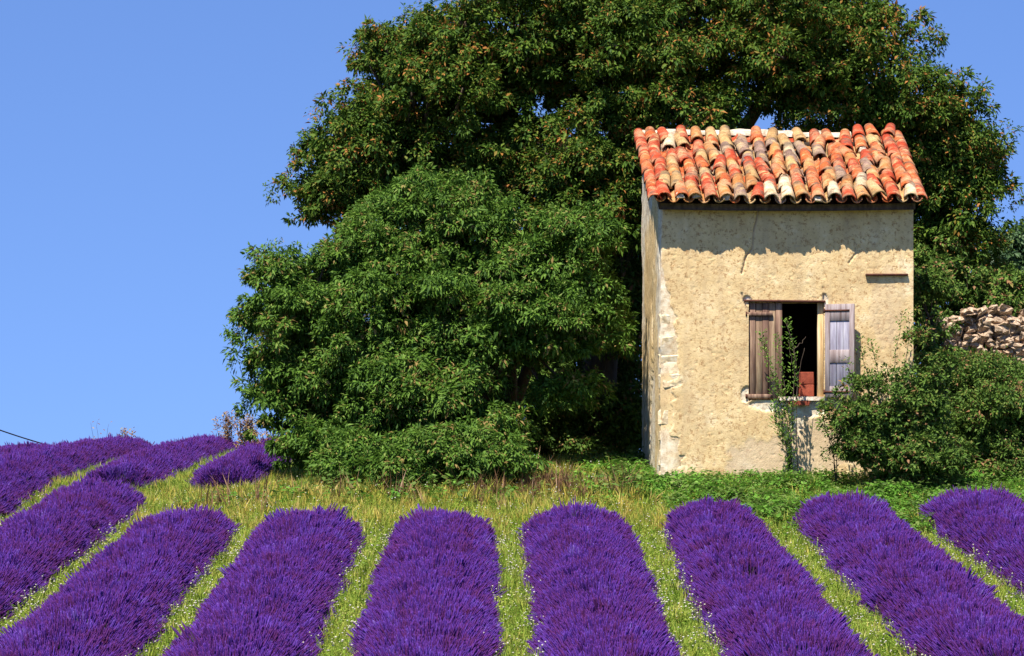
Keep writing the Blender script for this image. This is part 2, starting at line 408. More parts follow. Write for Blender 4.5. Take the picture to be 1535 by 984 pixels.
def axis(lo, hi, step, far):
    a = list(np.arange(lo, hi + 1e-6, step))
    s = step; v = hi
    while v < far:
        s *= 1.45; v += s; a.append(v)
    s = step; v = lo
    while v > -far:
        s *= 1.45; v -= s; a.insert(0, v)
    return np.array(a)
gx = axis(-11, 11, 0.22, 2500); gy = axis(-2, 60, 0.25, 2500)
GX, GY = np.meshgrid(gx, gy)
GZ = ground(GX, GY)
nx, ny = len(gx), len(gy)
idx = np.arange(nx * ny).reshape(ny, nx)
q = np.stack([idx[:-1, :-1], idx[:-1, 1:], idx[1:, 1:], idx[1:, :-1]], -1).reshape(-1, 4)
go = link("ground", fast_mesh("ground", np.stack([GX, GY, GZ], -1).reshape(-1, 3), q, smooth=True), M['ground'])
tag(go, "sloping field ground of grassy soil under the lavender rows", "ground", kind='structure')

# ------------------------------------------------------------------ geometry-node scatter for uncountable stuff
proto_col = bpy.data.collections.new("tuft_sources")     # never linked to the scene
_groups = {}
def scatter_group(key, objs):
    if key in _groups: return _groups[key]
    c = bpy.data.collections.new("sources_" + key)
    for o in objs: c.objects.link(o)
    ng = bpy.data.node_groups.new("scatter_" + key, 'GeometryNodeTree')
    ng.interface.new_socket(name="Geometry", in_out='INPUT', socket_type='NodeSocketGeometry')
    ng.interface.new_socket(name="Geometry", in_out='OUTPUT', socket_type='NodeSocketGeometry')
    n, l = ng.nodes, ng.links
    gi = n.new('NodeGroupInput'); go_ = n.new('NodeGroupOutput')
    ci = n.new('GeometryNodeCollectionInfo'); ci.inputs['Collection'].default_value = c
    ci.inputs['Separate Children'].default_value = True; ci.inputs['Reset Children'].default_value = True
    ip = n.new('GeometryNodeInstanceOnPoints'); ip.inputs['Pick Instance'].default_value = True
    def attr(nm, ty):
        a = n.new('GeometryNodeInputNamedAttribute'); a.data_type = ty; a.inputs['Name'].default_value = nm
        return a.outputs['Attribute']
    e2r = n.new('FunctionNodeEulerToRotation')
    l.new(attr('rot', 'FLOAT_VECTOR'), e2r.inputs[0])
    l.new(e2r.outputs[0], ip.inputs['Rotation'])
    l.new(attr('scl', 'FLOAT'), ip.inputs['Scale'])
    f2i = n.new('FunctionNodeFloatToInt'); l.new(attr('var', 'FLOAT'), f2i.inputs[0]); l.new(f2i.outputs[0], ip.inputs['Instance Index'])
    l.new(gi.outputs[0], ip.inputs['Points']); l.new(ci.outputs[0], ip.inputs['Instance']); l.new(ip.outputs[0], go_.inputs[0])
    _groups[key] = ng
    return ng

def euler_from_dirs(D, spin):
    """euler XYZ turning +Z to D after a spin about local Z"""
    # R = Rz(az) * Ry(tilt) * Rz(spin) ; convert to XYZ euler
    D = norm(D)
    tilt = np.arccos(np.clip(D[:, 2], -1, 1)); az = np.arctan2(D[:, 1], D[:, 0])
    ca, sa, ct, st, cs, ss = np.cos(az), np.sin(az), np.cos(tilt), np.sin(tilt), np.cos(spin), np.sin(spin)
    # matrix entries needed
    r00 = ca * ct * cs - sa * ss; r10 = sa * ct * cs + ca * ss; r20 = -st * cs
    r21 = st * ss; r22 = ct
    ey = np.arcsin(np.clip(-r20, -1, 1)); ex = np.arctan2(r21, r22); ez = np.arctan2(r10, r00)
    return np.stack([ex, ey, ez], -1)

def scatter_obj(name, P, D, S, key, objs, parent=None):
    n = len(P)
    me = bpy.data.meshes.new(name)
    me.vertices.add(n); me.vertices.foreach_set('co', np.asarray(P, np.float32).ravel())
    rot = euler_from_dirs(D, rng.uniform(0, 6.283, n)).astype(np.float32)
    a = me.attributes.new('rot', 'FLOAT_VECTOR', 'POINT'); a.data.foreach_set('vector', rot.ravel())
    a = me.attributes.new('scl', 'FLOAT', 'POINT'); a.data.foreach_set('value', np.asarray(S, np.float32))
    a = me.attributes.new('var', 'FLOAT', 'POINT'); a.data.foreach_set('value', rng.integers(0, len(objs), n).astype(np.float32))
    me.materials.append(objs[0].data.materials[0])
    o = link(name, me, None, parent)
    md = o.modifiers.new("scatter", 'NODES'); md.node_group = scatter_group(key, objs)
    return o

def source(name, V, Fc, rnd, mats, midx=None):
    me = fast_mesh(name, V, Fc, {'rnd': rnd})
    for m in mats: me.materials.append(m)
    if midx is not None: me.polygons.foreach_set('material_index', np.asarray(midx, np.int32))
    return bpy.data.objects.new(name, me)

def spike_tuft(i, nsp=22):
    r = np.random.default_rng(100 + i)
    parts, rn, mi = [], [], []
    for k in range(nsp):
        a = r.uniform(0, 6.283); d = 0.075 * math.sqrt(r.uniform())
        base = np.array([d * 0.5 * math.cos(a), d * 0.5 * math.sin(a), -0.05])
        tip_dir = norm(np.array([0.16 * math.cos(a) * d / .075 + r.normal(0, .06), 0.16 * math.sin(a) * d / .075 + r.normal(0, .06), 1.0]))
        sl_ = r.uniform(0.07, 0.16); hl = r.uniform(0.05, 0.095); hr = r.uniform(0.0040, 0.0064)
        p0 = base; p1 = base + tip_dir * sl_; p2 = p1 + tip_dir * hl
        u = norm(np.cross(tip_dir, [0.3, 0.9, 0.1])); v = np.cross(tip_dir, u)
        # stem: thin triangle strip
        V = np.array([p0 + u * .0022, p0 - u * .0022, p1 + u * .002, p1 - u * .002]); Fc = np.array([[0, 1, 3], [0, 3, 2]])
        val = np.clip(r.normal(0.5, 0.24), 0, 1)
        parts.append((V, Fc)); rn += [val] * 4; mi += [1, 1]
        # flower head: lumpy spindle, four sides
        prof = [(0.0, 0.35), (0.18, 0.95), (0.42, 0.75), (0.62, 1.0), (0.85, 0.55)]
        ring = []
        for t, w in prof:
            c = p1 + tip_dir * hl * t
            for q_ in range(4):
                an = q_ * math.pi / 2 + t * 2.2
                ring.append(c + hr * w * (math.cos(an) * u + math.sin(an) * v))
        ring.append(p2)
        Fh = []
        for b_ in range(len(prof) - 1):
            for q_ in range(4):
                w_ = (q_ + 1) % 4
                Fh += [[b_ * 4 + q_, b_ * 4 + w_, b_ * 4 + 4 + w_], [b_ * 4 + q_, b_ * 4 + 4 + w_, b_ * 4 + 4 + q_]]
        tb = (len(prof) - 1) * 4
        for q_ in range(4): Fh.append([tb + q_, tb + (q_ + 1) % 4, tb + 4])
        parts.append((np.array(ring), np.array(Fh))); rn += [val] * len(ring); mi += [0] * len(Fh)
    V, Fc = cat_parts(parts)
    return source("lavender_tuft", V, Fc, np.array(rn), [M['lavflower'], M['lavstem']], mi)

def grass_tuft(i, mat, nb=20, h=(0.07, 0.17), w=0.006, spread=0.06, lean=0.45, seed=0):
    r = np.random.default_rng(300 + i + seed)
    V, Fc, rn = [], [], []
    for k in range(nb):
        a = r.uniform(0, 6.283); d = spread * math.sqrt(r.uniform()); a2 = r.uniform(0, 6.283)
        b = np.array([d * math.cos(a), d * math.sin(a), -0.02]); hh = r.uniform(*h)
        out = np.array([math.cos(a2), math.sin(a2), 0]); side = np.array([-math.sin(a2), math.cos(a2), 0]) * w * r.uniform(.6, 1.2)
        ln = r.uniform(0.1, lean)
        m_ = b + out * hh * ln * 0.4 + np.array([0, 0, hh * 0.6]); t_ = b + out * hh * ln * 1.3 + np.array([0, 0, hh])
        o = len(V); V += [b + side, b - side, m_ + side * .8, m_ - side * .8, t_]
        Fc += [[o, o + 1, o + 3], [o, o + 3, o + 2], [o + 2, o + 3, o + 4]]
        rn += [np.clip(r.normal(.5, .26), 0, 1)] * 5
    return source("grass_tuft", np.array(V), np.array(Fc), np.array(rn), [mat])

def leafy_tuft(i, mat, nl=22, h=0.16, spread=0.10, L=0.05, W=0.038, seed=0):
    r = np.random.default_rng(500 + i + seed)
    V, Fc, rn = [], [], []
    for k in range(nl):
        a = r.uniform(0, 6.283); d = spread * math.sqrt(r.uniform())
        z = h * r.uniform(0.25, 1.0)
        c = np.array([d * math.cos(a), d * math.sin(a), z])
        a2 = r.uniform(0, 6.283); el = r.uniform(-0.5, 0.35)
        dr = np.array([math.cos(a2) * math.cos(el), math.sin(a2) * math.cos(el), math.sin(el)])
        sd_ = np.array([-math.sin(a2), math.cos(a2), r.normal(0, .25)]); sd_ /= np.linalg.norm(sd_)
        up = np.cross(dr, sd_)
        l_ = L * r.uniform(.6, 1.25); w_ = W * r.uniform(.6, 1.2) / 2
        o = len(V)
        V += [c, c + dr * l_ * .45 + sd_ * w_ + up * .006, c + dr * l_ * .45 - sd_ * w_ + up * .006, c + dr * l_]
        Fc += [[o, o + 1, o + 3], [o, o + 3, o + 2]]
        rn += [np.clip(r.normal(.5, .27), 0, 1)] * 4
    return source("leafy_tuft", np.array(V), np.array(Fc), np.array(rn), [mat])

def flower_tuft(i):
    r = np.random.default_rng(700 + i)
    V, Fc, rn, mi = [], [], [], []
    for k in range(3):
        a = r.uniform(0, 6.283); d = 0.05 * r.uniform(); h = r.uniform(.06, .16)
        b = np.array([d * math.cos(a), d * math.sin(a), 0]); t = b + np.array([r.normal(0, .02), r.normal(0, .02), h])
        s = np.array([.0018, 0, 0]); o = len(V)
        V += [b + s, b - s, t + s, t - s]; Fc += [[o, o + 1, o + 3], [o, o + 3, o + 2]]; rn += [.5] * 4; mi += [1, 1]
        o = len(V); n_ = 6; R = r.uniform(.006, .010)
        V.append(t + np.array([0, 0, .006]))
        for q_ in range(n_):
            V.append(t + R * np.array([math.cos(q_ * 6.283 / n_), math.sin(q_ * 6.283 / n_), 0.25 * (q_ % 2)]))
        V.append(t - np.array([0, 0, .006]))
        for q_ in range(n_):
            w_ = (q_ + 1) % n_
            Fc += [[o, o + 1 + q_, o + 1 + w_], [o + n_ + 1, o + 1 + w_, o + 1 + q_]]; mi += [0, 0]
        rn += [r.uniform()] * (n_ + 2)
    return source("flower_tuft", np.array(V), np.array(Fc), np.array(rn), [M['petal'], M['grass']], mi)

LAV = [spike_tuft(i) for i in range(5)]
GRS = [grass_tuft(i, M['grass']) for i in range(5)]
DRY = [grass_tuft(i, M['drygrass'], nb=18, h=(.09, .22), seed=40) for i in range(4)]
RED = [grass_tuft(i, M['redweed'], nb=16, h=(.14, .34), w=.005, seed=60) for i in range(3)]
COV = [leafy_tuft(i, M['cover']) for i in range(5)]
FLW = [flower_tuft(i) for i in range(4)]
WEED = [leafy_tuft(i, M['grass'], nl=26, h=.13, spread=.08, L=.034, W=.017, seed=90) for i in range(4)]
WIDE = [leafy_tuft(i, M['dullcover'], nl=16, h=.2, spread=.1, L=.07, W=.045, seed=190) for i in range(2)]
MIXG = GRS + WEED + [DRY[0], DRY[1]]
MIXH = DRY + [GRS[0], GRS[1], GRS[2]] + WEED + [grass_tuft(i, M['goldgrass'], nb=16, h=(.10, .24), seed=140) for i in range(2)]
for _i, _o in enumerate(MIXG + MIXH): pass

# ------------------------------------------------------------------ lavender rows
ROW_HALF = 0.585
def row_x(x33, y):
    return x33 - 0.0055 * (y - 33.0)
ROWS = [   # x at Y=33, start, end, height, label
    (-8.15, 33.5, 52.0, .34, "lavender row outermost on the crest beside the hanging cable"),
    (-6.65, 26.0, 51.5, .42, "unbroken lavender row running straight over the crest without a grass gap"),
    (-5.15, 26.0, 37.1, .39, "lavender row whose ragged tip reaches farthest into the grass headland"),
    (-3.70, 19.0, 33.8, .385, "lavender row lined up with the short row that ends at the leafy tree"),
    (-2.265, 19.0, 33.25, .385, "lavender row ending in yellow grass before the left edge of the leafy tree"),
    (-0.765, 19.0, 33.3, .385, "lavender row ending below the middle of the bright leafy tree"),
    (0.735, 19.0, 33.7, .395, "lavender row ending below the dark hollow between leafy tree and hut"),
    (2.27, 19.0, 33.9, .395, "lavender row ending under the hut's cracked corner stones"),
    (3.85, 20.0, 34.4, .42, "lavender row ending under the hut's open shutter"),
    (5.40, 21.5, 34.8, .43, "lavender row ending below the shrub and the tumbled stone wall"),
    (-5.15, 38.4, 52.0, .33, "short lavender row on the crest between the headland and the dry weeds"),
    (-3.72, 38.4, 50.0, .33, "short lavender row on the crest tucked against the leafy tree"),
]
def mound_height(s, t, y0, y1, H, seed):
    """s across -1..1, t along Y -> height; rounded ends"""
    e = np.minimum(np.clip((t - y0) / .6, 0, 1), np.clip((y1 - t) / .6, 0, 1))
    cap = np.sqrt(np.clip(1 - (1 - e) ** 2, 0, 1))
    lump = 0.88 + 0.22 * (vnoise(t * 1.9 + seed * 7.1, s * 1.4 + 40, seed) - 0.3) + 0.07 * (vnoise(t * 5 + 3, s * 3 + seed, seed + 5) - .5)
    prof = np.clip(1 - np.abs(s) ** 2.8, 0, 1) ** 0.62
    return H * cap * lump * prof
def half_width(t, y0, y1, seed):
    e = np.minimum(np.clip((t - y0) / .6, 0, 1), np.clip((y1 - t) / .6, 0, 1))
    return (ROW_HALF if 0 < seed < 10 else 0.52) * (0.35 + 0.65 * np.sqrt(np.clip(1 - (1 - e) ** 2, 0, 1))) * (0.94 + 0.16 * (vnoise(t * 1.5, t * 0 + seed, seed) - .5))

def in_rows(x, y, pad=0.0):
    m = np.zeros(len(x), bool)
    for i, (x33, y0, y1, H, lb) in enumerate(ROWS):
        w = half_width(y, y0, y1, i)
        m |= (np.abs(x - row_x(x33, y)) < w + pad) & (y > y0 - pad) & (y < y1 + pad)
    return m

CORE = 0.72
for i, (x33, y0, y1, H, lb) in enumerate(ROWS):
    root = empty("lavender_row", (row_x(x33, y0), y0, float(ground(row_x(x33, y0), y0))))
    tag(root, lb, "lavender row", "lavender rows of the field")
    # foliage mound
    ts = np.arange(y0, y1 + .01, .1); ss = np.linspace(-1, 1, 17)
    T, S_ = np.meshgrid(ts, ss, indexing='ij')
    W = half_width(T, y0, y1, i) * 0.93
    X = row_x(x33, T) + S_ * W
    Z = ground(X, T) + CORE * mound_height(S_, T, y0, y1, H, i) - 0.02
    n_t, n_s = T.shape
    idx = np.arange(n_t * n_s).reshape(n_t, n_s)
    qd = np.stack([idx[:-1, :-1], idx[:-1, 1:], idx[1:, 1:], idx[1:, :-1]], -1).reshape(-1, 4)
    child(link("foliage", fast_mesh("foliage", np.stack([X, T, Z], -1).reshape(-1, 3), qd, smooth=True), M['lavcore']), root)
    # flower spikes
    dens = np.where
    area = (y1 - y0) * 1.65
    n = int(area * (165 if i < 10 else 125))
    t = rng.uniform(y0, y1, n); ang = rng.uniform(-1, 1, n)
    # even sampling along the curved cross-section
    s = np.sin(ang * math.pi / 2) * 0.55 + ang * 0.45
    keep = (t > 22.5) | (rng.uniform(size=n) < 0.5)
    t, s = t[keep], s[keep]
    def surf(s, t):
        W_ = half_width(t, y0, y1, i)
        x = row_x(x33, t) + s * W_
        return np.stack([x, t, ground(x, t) + 0.80 * mound_height(s, t, y0, y1, H, i)], -1)
    P = surf(s, t)
    eps = .02
    d1 = surf(np.clip(s + eps, -.999, .999), t) - surf(np.clip(s - eps, -.999, .999), t); d2 = surf(s, t + eps) - surf(s, t - eps)
    N = norm(np.cross(d1, d2)); N[N[:, 2] < 0] *= -1
    lean = np.stack([s * 1.05, np.zeros_like(s), np.ones_like(s)], -1)
    # ends lean outward too
    e1 = np.clip(1 - (y1 - t) / .8, 0, 1); e0 = np.clip(1 - (t - y0) / .8, 0, 1)
    lean[:, 1] = e1 * .7 - e0 * .7
    D = norm(N * 0.35 + lean * 0.75 + rng.normal(0, .08, (len(s), 3)))
    P = P - D * 0.06
    sc = rng.uniform(.72, 1.15, len(s)) * (1.0 - 0.15 * np.abs(s) ** 3) * np.where(rng.uniform(size=len(s)) < .06, 1.25, 1.0) * (1 + .3 * np.maximum(e0, e1) * (rng.uniform(size=len(s)) < .35))
    o = scatter_obj("flower_spikes", P, D, sc, "lav", LAV)
    child(o, root); o['kind'] = 'stuff'

# ------------------------------------------------------------------ grass, ground cover, wild flowers
HX0, HX1, HY0, HY1 = 1.89, 5.10, 37.3, 40.1
def in_hut(x, y, pad=0.02):
    return (x > HX0 - .06 - pad) & (x < HX1 + pad) & (y > HY0 - pad) & (y < HY1 + pad)
def coverzone(x, y):
    """1 where leafy ground cover grows (below the hut), 0 where grass grows"""
    edge = 0.75 + 1.1 * np.clip((37.0 - y) / 2.6, 0, 2) + 1.3 * (fbm(x * 1.6, y * 1.6, 9) - .5)
    return np.clip((x - edge) / 0.9, 0, .93) * (y > 33.2) * (y < 42)
def pts(n, x0, x1, y0, y1):
    return rng.uniform(x0, x1, n), rng.uniform(y0, y1, n)

def up_dirs(n, j=.18):
    return norm(np.stack([rng.normal(0, j, n), rng.normal(0, j, n), np.ones(n)], -1))

x, y = pts(70000, -9.0, 8.0, 20, 40)
vis = np.abs(x) < y * 0.185 + 0.8
k = vis & ~in_rows(x, y, -0.08) & ~in_hut(x, y) & (rng.uniform(size=len(x)) > coverzone(x, y)) & ~((y > 35.6) & (x > -3) & (rng.uniform(size=len(x)) < .0))
strip = k & ((y < 33.4) | (x < -4.5) & (y < 37))
head = k & ~strip
xs, ys_ = x[strip], y[strip]
o = scatter_obj("grass", np.stack([xs, ys_, ground(xs, ys_)], -1), up_dirs(len(xs)), rng.uniform(.6, 1.15, len(xs)), "strip", MIXG)
tag(o, "short yellow green grass growing in the strips between lavender rows", "grass", kind='stuff')
xs, ys_ = x[head], y[head]
o = scatter_obj("grass", np.stack([xs, ys_, ground(xs, ys_)], -1), up_dirs(len(xs)), rng.uniform(.7, 1.25, len(xs)), "head", MIXH)
tag(o, "taller golden grass on the headland before the trees", "grass", kind='stuff')
x, y = pts(16000, -9.5, -1.5, 36, 53)
k = (np.abs(x) < y * 0.185 + .8) & ~in_rows(x, y, -.1)
xs, ys_ = x[k], y[k]
o = scatter_obj("grass", np.stack([xs, ys_, ground(xs, ys_)], -1), up_dirs(len(xs)), rng.uniform(.8, 1.4, len(xs)), "grass", GRS)
tag(o, "grass between the lavender rows on the crest", "grass", kind='stuff')
x, y = pts(30000, 0.0, 9.0, 33.2, 41)
k = (rng.uniform(size=len(x)) < coverzone(x, y)) & ~in_rows(x, y, -.1) & ~in_hut(x, y, .03)
xs, ys_ = x[k], y[k]
o = scatter_obj("ground_cover", np.stack([xs, ys_, ground(xs, ys_) + rng.uniform(-.02, .05, len(xs))], -1), up_dirs(len(xs), .3), rng.uniform(.4, 1.1, len(xs)) * (.55 + .9 * vnoise(xs * 1.7, ys_ * 1.7, 33)), "cover", COV + WIDE + WEED[:2] + [GRS[0], DRY[1]])
tag(o, "bright green leafy ground cover at the foot of the hut", "ground cover", kind='stuff')
x, y = pts(1300, -.4, 1.9, 35.6, 38.5)
k = (rng.uniform(size=len(x)) < np.exp(-((x - .45) / .45) ** 2 - ((y - 36.3) / .8) ** 2))
xs, ys_ = x[k], y[k]
o = scatter_obj("brown_grass", np.stack([xs, ys_, ground(xs, ys_)], -1), up_dirs(len(xs), .2), rng.uniform(.6, 1.2, len(xs)), "red", RED)
tag(o, "reddish brown dry grass beside the dark hollow under the trees", "dry grass", kind='stuff')
x, y = pts(2600, -4.0, 1.6, 34.6, 37.4)
k = (rng.uniform(size=len(x)) < .45 * np.exp(-((y - 36.1) / .7) ** 2)) & ~in_rows(x, y, .05)
xs, ys_ = x[k], y[k]
o = scatter_obj("tall_weeds", np.stack([xs, ys_, ground(xs, ys_)], -1), up_dirs(len(xs), .2), rng.uniform(.8, 1.7, len(xs)), "tall", [DRY[0], MIXH[-1], MIXH[-2], RED[0], WIDE[0], COV[0], WEED[0]])
tag(o, "taller dry stalks and weeds along the foot of the leafy tree", "weeds", kind='stuff')
# small white flowers along the row edges
x, y = pts(60000, -9, 8, 20.5, 38)
edge = in_rows(x, y, .10) & ~in_rows(x, y, -.16)
dens = np.clip((vnoise(x * .9, y * .5, 21) - .35) * 1.5, 0, 1) * np.where(y < 33, .20, .10)
mid = ~in_rows(x, y, .0) & (rng.uniform(size=len(x)) < np.where(y < 33.5, .09, .045)) & (coverzone(x, y) < .5)
k = (np.abs(x) < y * .185 + .5) & ((edge & (rng.uniform(size=len(x)) < dens)) | mid) & ~in_hut(x, y)
xs, ys_ = x[k], y[k]
o = scatter_obj("white_wildflowers", np.stack([xs, ys_, ground(xs, ys_) + .03], -1), up_dirs(len(xs), .15), rng.uniform(.8, 1.5, len(xs)), "flower", FLW)
tag(o, "tiny white wild flowers dotted along the edges of the lavender rows", "wild flowers", kind='stuff')

# ------------------------------------------------------------------ the hut
hut = empty("stone_hut", (3.5, HY0, float(ground(3.5, HY0))))
tag(hut, "small ochre plastered stone hut with orange tile roof and open shutters", "hut")
WT = 0.38                                   # wall thickness
WX0, WX1, WZ0, WZ1 = 3.008, 3.966, 0.951, 2.197   # window opening
SLOPE = 0.362
def deck_z(y):
    return 3.37 + (y - 37.04) * SLOPE
def left_x(y):                              # outer face of the left wall
    return HX0 - 0.115 * (y - HY0) / (HY1 - HY0)

# front wall: relief grid with the window left open
ZB = -0.45
st = 0.0125
xs = np.linspace(HX0, HX1, int(round((HX1 - HX0) / st)) + 1)
zs = np.linspace(ZB, 3.45, int(round((3.45 - ZB) / st)) + 1)
# snap grid lines to the opening
for v in (WX0, WX1): xs[np.argmin(np.abs(xs - v))] = v
for v in (WZ0, WZ1): zs[np.argmin(np.abs(zs - v))] = v
XX, ZZ = np.meshgrid(xs, zs)
bare = np.zeros_like(XX)
# fallen plaster at the left corner
wq = 0.05 + 0.34 * fbm(ZZ * 2.2, ZZ * 0 + 3, 4) + 0.22 * (fbm(XX * 6, ZZ * 6, 8) - .5)
wq = wq * np.where(ZZ < 2.2, 1.0, np.clip(1 - (ZZ - 2.2) / .5, .12, 1)) * np.where(ZZ < .25, 1.5, 1)
bare = np.maximum(bare, np.clip((wq - (XX - HX0)) / .03, 0, 1))
# round the sill and at the upper corners of the window
def patch(cx, cz, rx, rz, seed):
    d = np.sqrt(((XX - cx) / rx) ** 2 + ((ZZ - cz) / rz) ** 2) + 0.9 * (fbm(XX * 9 + seed, ZZ * 9, seed) - .5)
    return np.clip((1 - d) / .15, 0, 1)
for a in [(2.98, 1.02, .07, .10, 31), (3.3, .90, .30, .10, 32), (3.75, .86, .28, .13, 33), (3.62, .70, .10, .22, 34), (2.99, 2.22, .05, .05, 35), (3.98, 2.23, .04, .10, 36)]:
    bare = np.maximum(bare, patch(*a))
worn = np.maximum(patch(3.1, .15, .45, .32, 41), patch(3.85, .35, .5, .38, 42)) * 0.6
worn = np.maximum(worn, patch(4.75, 2.1, .2, .5, 43) * .25)
# cracks: polylines in (x,z)
def crack(poly, w):
    d = np.full_like(XX, 9.0)
    for (x0, z0), (x1, z1) in zip(poly[:-1], poly[1:]):
        vx, vz = x1 - x0, z1 - z0
        t = np.clip(((XX - x0) * vx + (ZZ - z0) * vz) / (vx * vx + vz * vz), 0, 1)
        d = np.minimum(d, np.hypot(XX - x0 - t * vx, ZZ - z0 - t * vz))
    return np.clip(1 - d / w, 0, 1)
def wz(px, py):
    return ((px - 767.5) / F * HY0, EYE - (py - HOR) / F * HY0)
crk = crack([wz(1137, 312), wz(1134, 330), wz(1130, 345), wz(1128, 372), wz(1118, 385), wz(1112, 410)], .014)
crk = np.maximum(crk, .8 * crack([wz(1112, 440), wz(1116, 455), wz(1122, 470)], .014))
crk = np.maximum(crk, .7 * crack([wz(1272, 395), wz(1283, 380), wz(1280, 360)], .012))
crk = np.maximum(crk, .6 * crack([wz(1234, 430), wz(1236, 452)], .012))
relief = -0.022 * bare + 0.010 * (fbm(XX * 3, ZZ * 3, 50) - .5) + 0.003 * (fbm(XX * 14, ZZ * 14, 51) - .5) * (1 + 2 * bare) - 0.04 * crk - .008 * worn
# a few bits of plaster lip and pockmarks
pock = np.clip((fbm(XX * 24, ZZ * 24, 52, 3) - .60) / .08, 0, 1)
relief -= 0.005 * pock
YY = HY0 - relief
nz_, nx_ = XX.shape
idx = np.arange(nx_ * nz_).reshape(nz_, nx_)
qd = np.stack([idx[:-1, :-1], idx[:-1, 1:], idx[1:, 1:], idx[1:, :-1]], -1).reshape(-1, 4)
cx = (XX[:-1, :-1] + XX[1:, 1:]).ravel() / 2; cz = (ZZ[:-1, :-1] + ZZ[1:, 1:]).ravel() / 2
qd = qd[~((cx > WX0) & (cx < WX1) & (cz > WZ0) & (cz < WZ1))]
fw = link("wall", fast_mesh("wall_front", np.stack([XX, YY, ZZ], -1).reshape(-1, 3), qd, {'bare': bare.ravel(), 'worn': np.maximum(worn, crk * .8).ravel()}, smooth=True), M['plaster'])  # worn mask also paints shade into the cracks
child(fw, hut); fw['label'] = "ochre plaster wall with a crack and the shuttered window"
# reveal of the opening and inner face of the front wall (one mesh)
def quad(a, b, c, d):
    return np.array([a, b, c, d], float), np.array([[0, 1, 2], [0, 2, 3]])
y0, y1 = HY0 + .004, HY0 + WT
e = .0
prt = [quad((WX0, y0, WZ0), (WX0, y1, WZ0), (WX0, y1, WZ1), (WX0, y0, WZ1)),
       quad((WX1, y0, WZ0), (WX1, y0, WZ1), (WX1, y1, WZ1), (WX1, y1, WZ0)),
       quad((WX0, y0, WZ1), (WX0, y1, WZ1), (WX1, y1, WZ1), (WX1, y0, WZ1)),
       quad((WX0, y0, WZ0), (WX1, y0, WZ0), (WX1, y1, WZ0), (WX0, y1, WZ0))]
V, Fc = cat_parts(prt)
me = fast_mesh("window_reveal", V, Fc, {'bare': np.full(len(V), .4), 'worn': np.zeros(len(V))})
child(link("window_reveal", me, M['plaster']), hut)

# side and back walls as solid slabs with relief on the outside
def slab_wall(name, f_outer, inward, u0, u1, topf, stp=.035, seed=0, hole=None):
    us = np.linspace(u0, u1, int((u1 - u0) / stp) + 1); vs = np.linspace(0, 1, 110)
    U, Vv = np.meshgrid(us, vs)
    top = topf(U); Zw = ZB + (top - ZB) * Vv
    rel = .03 * (fbm(U * 3 + seed, Zw * 3, seed) - .5) + .02 * (fbm(U * 11, Zw * 11, seed + 3) - .5)
    br = np.clip((fbm(U * 2 + 9, Zw * 1.1, seed + 5) - .42) / .1, 0, 1)
    if hole is not None:
        rel = rel - hole(U, Zw)
    A = f_outer(U, Zw, rel)
    B = A * 0; B[..., :] = f_outer(U, Zw, rel * 0 - WT)
    n0, n1 = U.shape
    idx = np.arange(n0 * n1).reshape(n0, n1)
    qa = np.stack([idx[:-1, :-1], idx[:-1, 1:], idx[1:, 1:], idx[1:, :-1]], -1).reshape(-1, 4)
    qb = qa[:, ::-1] + n0 * n1
    rim = []
    for line in (idx[0], idx[-1], idx[:, 0], idx[:, -1]):
        rim.append(np.stack([line[:-1], line[1:], line[1:] + n0 * n1, line[:-1] + n0 * n1], -1))
    Fq = np.concatenate([qa, qb] + rim)
    Vx = np.concatenate([A.reshape(-1, 3), B.reshape(-1, 3)])
    me = fast_mesh(name, Vx, Fq, {'bare': np.concatenate([br.ravel(), br.ravel() * 0]), 'worn': np.zeros(len(Vx))})
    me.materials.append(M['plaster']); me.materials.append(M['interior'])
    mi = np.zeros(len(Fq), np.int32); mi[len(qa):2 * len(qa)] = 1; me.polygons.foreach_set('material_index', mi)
    return child(link("wall", me), hut)
def left_hole(U, Z):
    c = HY0 + 1.35 + .10 * np.sin(Z * 3.1) - .12 * (Z - 1.2)
    w = .16 * np.exp(-((Z - 1.25) / .75) ** 2)
    g = .10 * np.clip((w - np.abs(U - c)) / .03, 0, 1)
    g += .07 * np.clip(1 - np.abs(U - HY0 - .12 - .08 * (Z - 2.3)) / .025, 0, 1) * (Z > 1.4) * (Z < 2.9)
    return g
lw = slab_wall("wall_left", lambda U, Z, r: np.stack([left_x(U) - r, U, Z], -1), 1, HY0 + .012, HY1, lambda U: deck_z(U) + .0 * U, seed=61, hole=left_hole)
lw['label'] = "weathered pale side wall with a long dark cleft"
slab_wall("wall_right", lambda U, Z, r: np.stack([HX1 + .004 + r, U, Z], -1), -1, HY0 + .012, HY1, lambda U: deck_z(U), seed=71)
slab_wall("wall_back", lambda U, Z, r: np.stack([U, HY1 + r, Z], -1), -1, HX0 + .02 + WT - .115, HX1 - WT - .01, lambda U: deck_z(HY1) + 0 * U, seed=81)
# inner lining of the front wall and the floor, coloured dark for the room's shade
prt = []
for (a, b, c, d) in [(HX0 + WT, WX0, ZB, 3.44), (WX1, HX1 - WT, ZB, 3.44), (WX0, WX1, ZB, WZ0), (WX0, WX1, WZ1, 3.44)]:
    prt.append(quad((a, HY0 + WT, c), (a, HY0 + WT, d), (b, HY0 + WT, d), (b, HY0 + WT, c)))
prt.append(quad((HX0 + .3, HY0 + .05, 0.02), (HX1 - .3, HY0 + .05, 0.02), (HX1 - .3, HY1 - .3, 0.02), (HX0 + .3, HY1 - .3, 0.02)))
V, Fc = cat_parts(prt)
child(link("room_lining", fast_mesh("room_lining", V, Fc), M['interior']), hut)

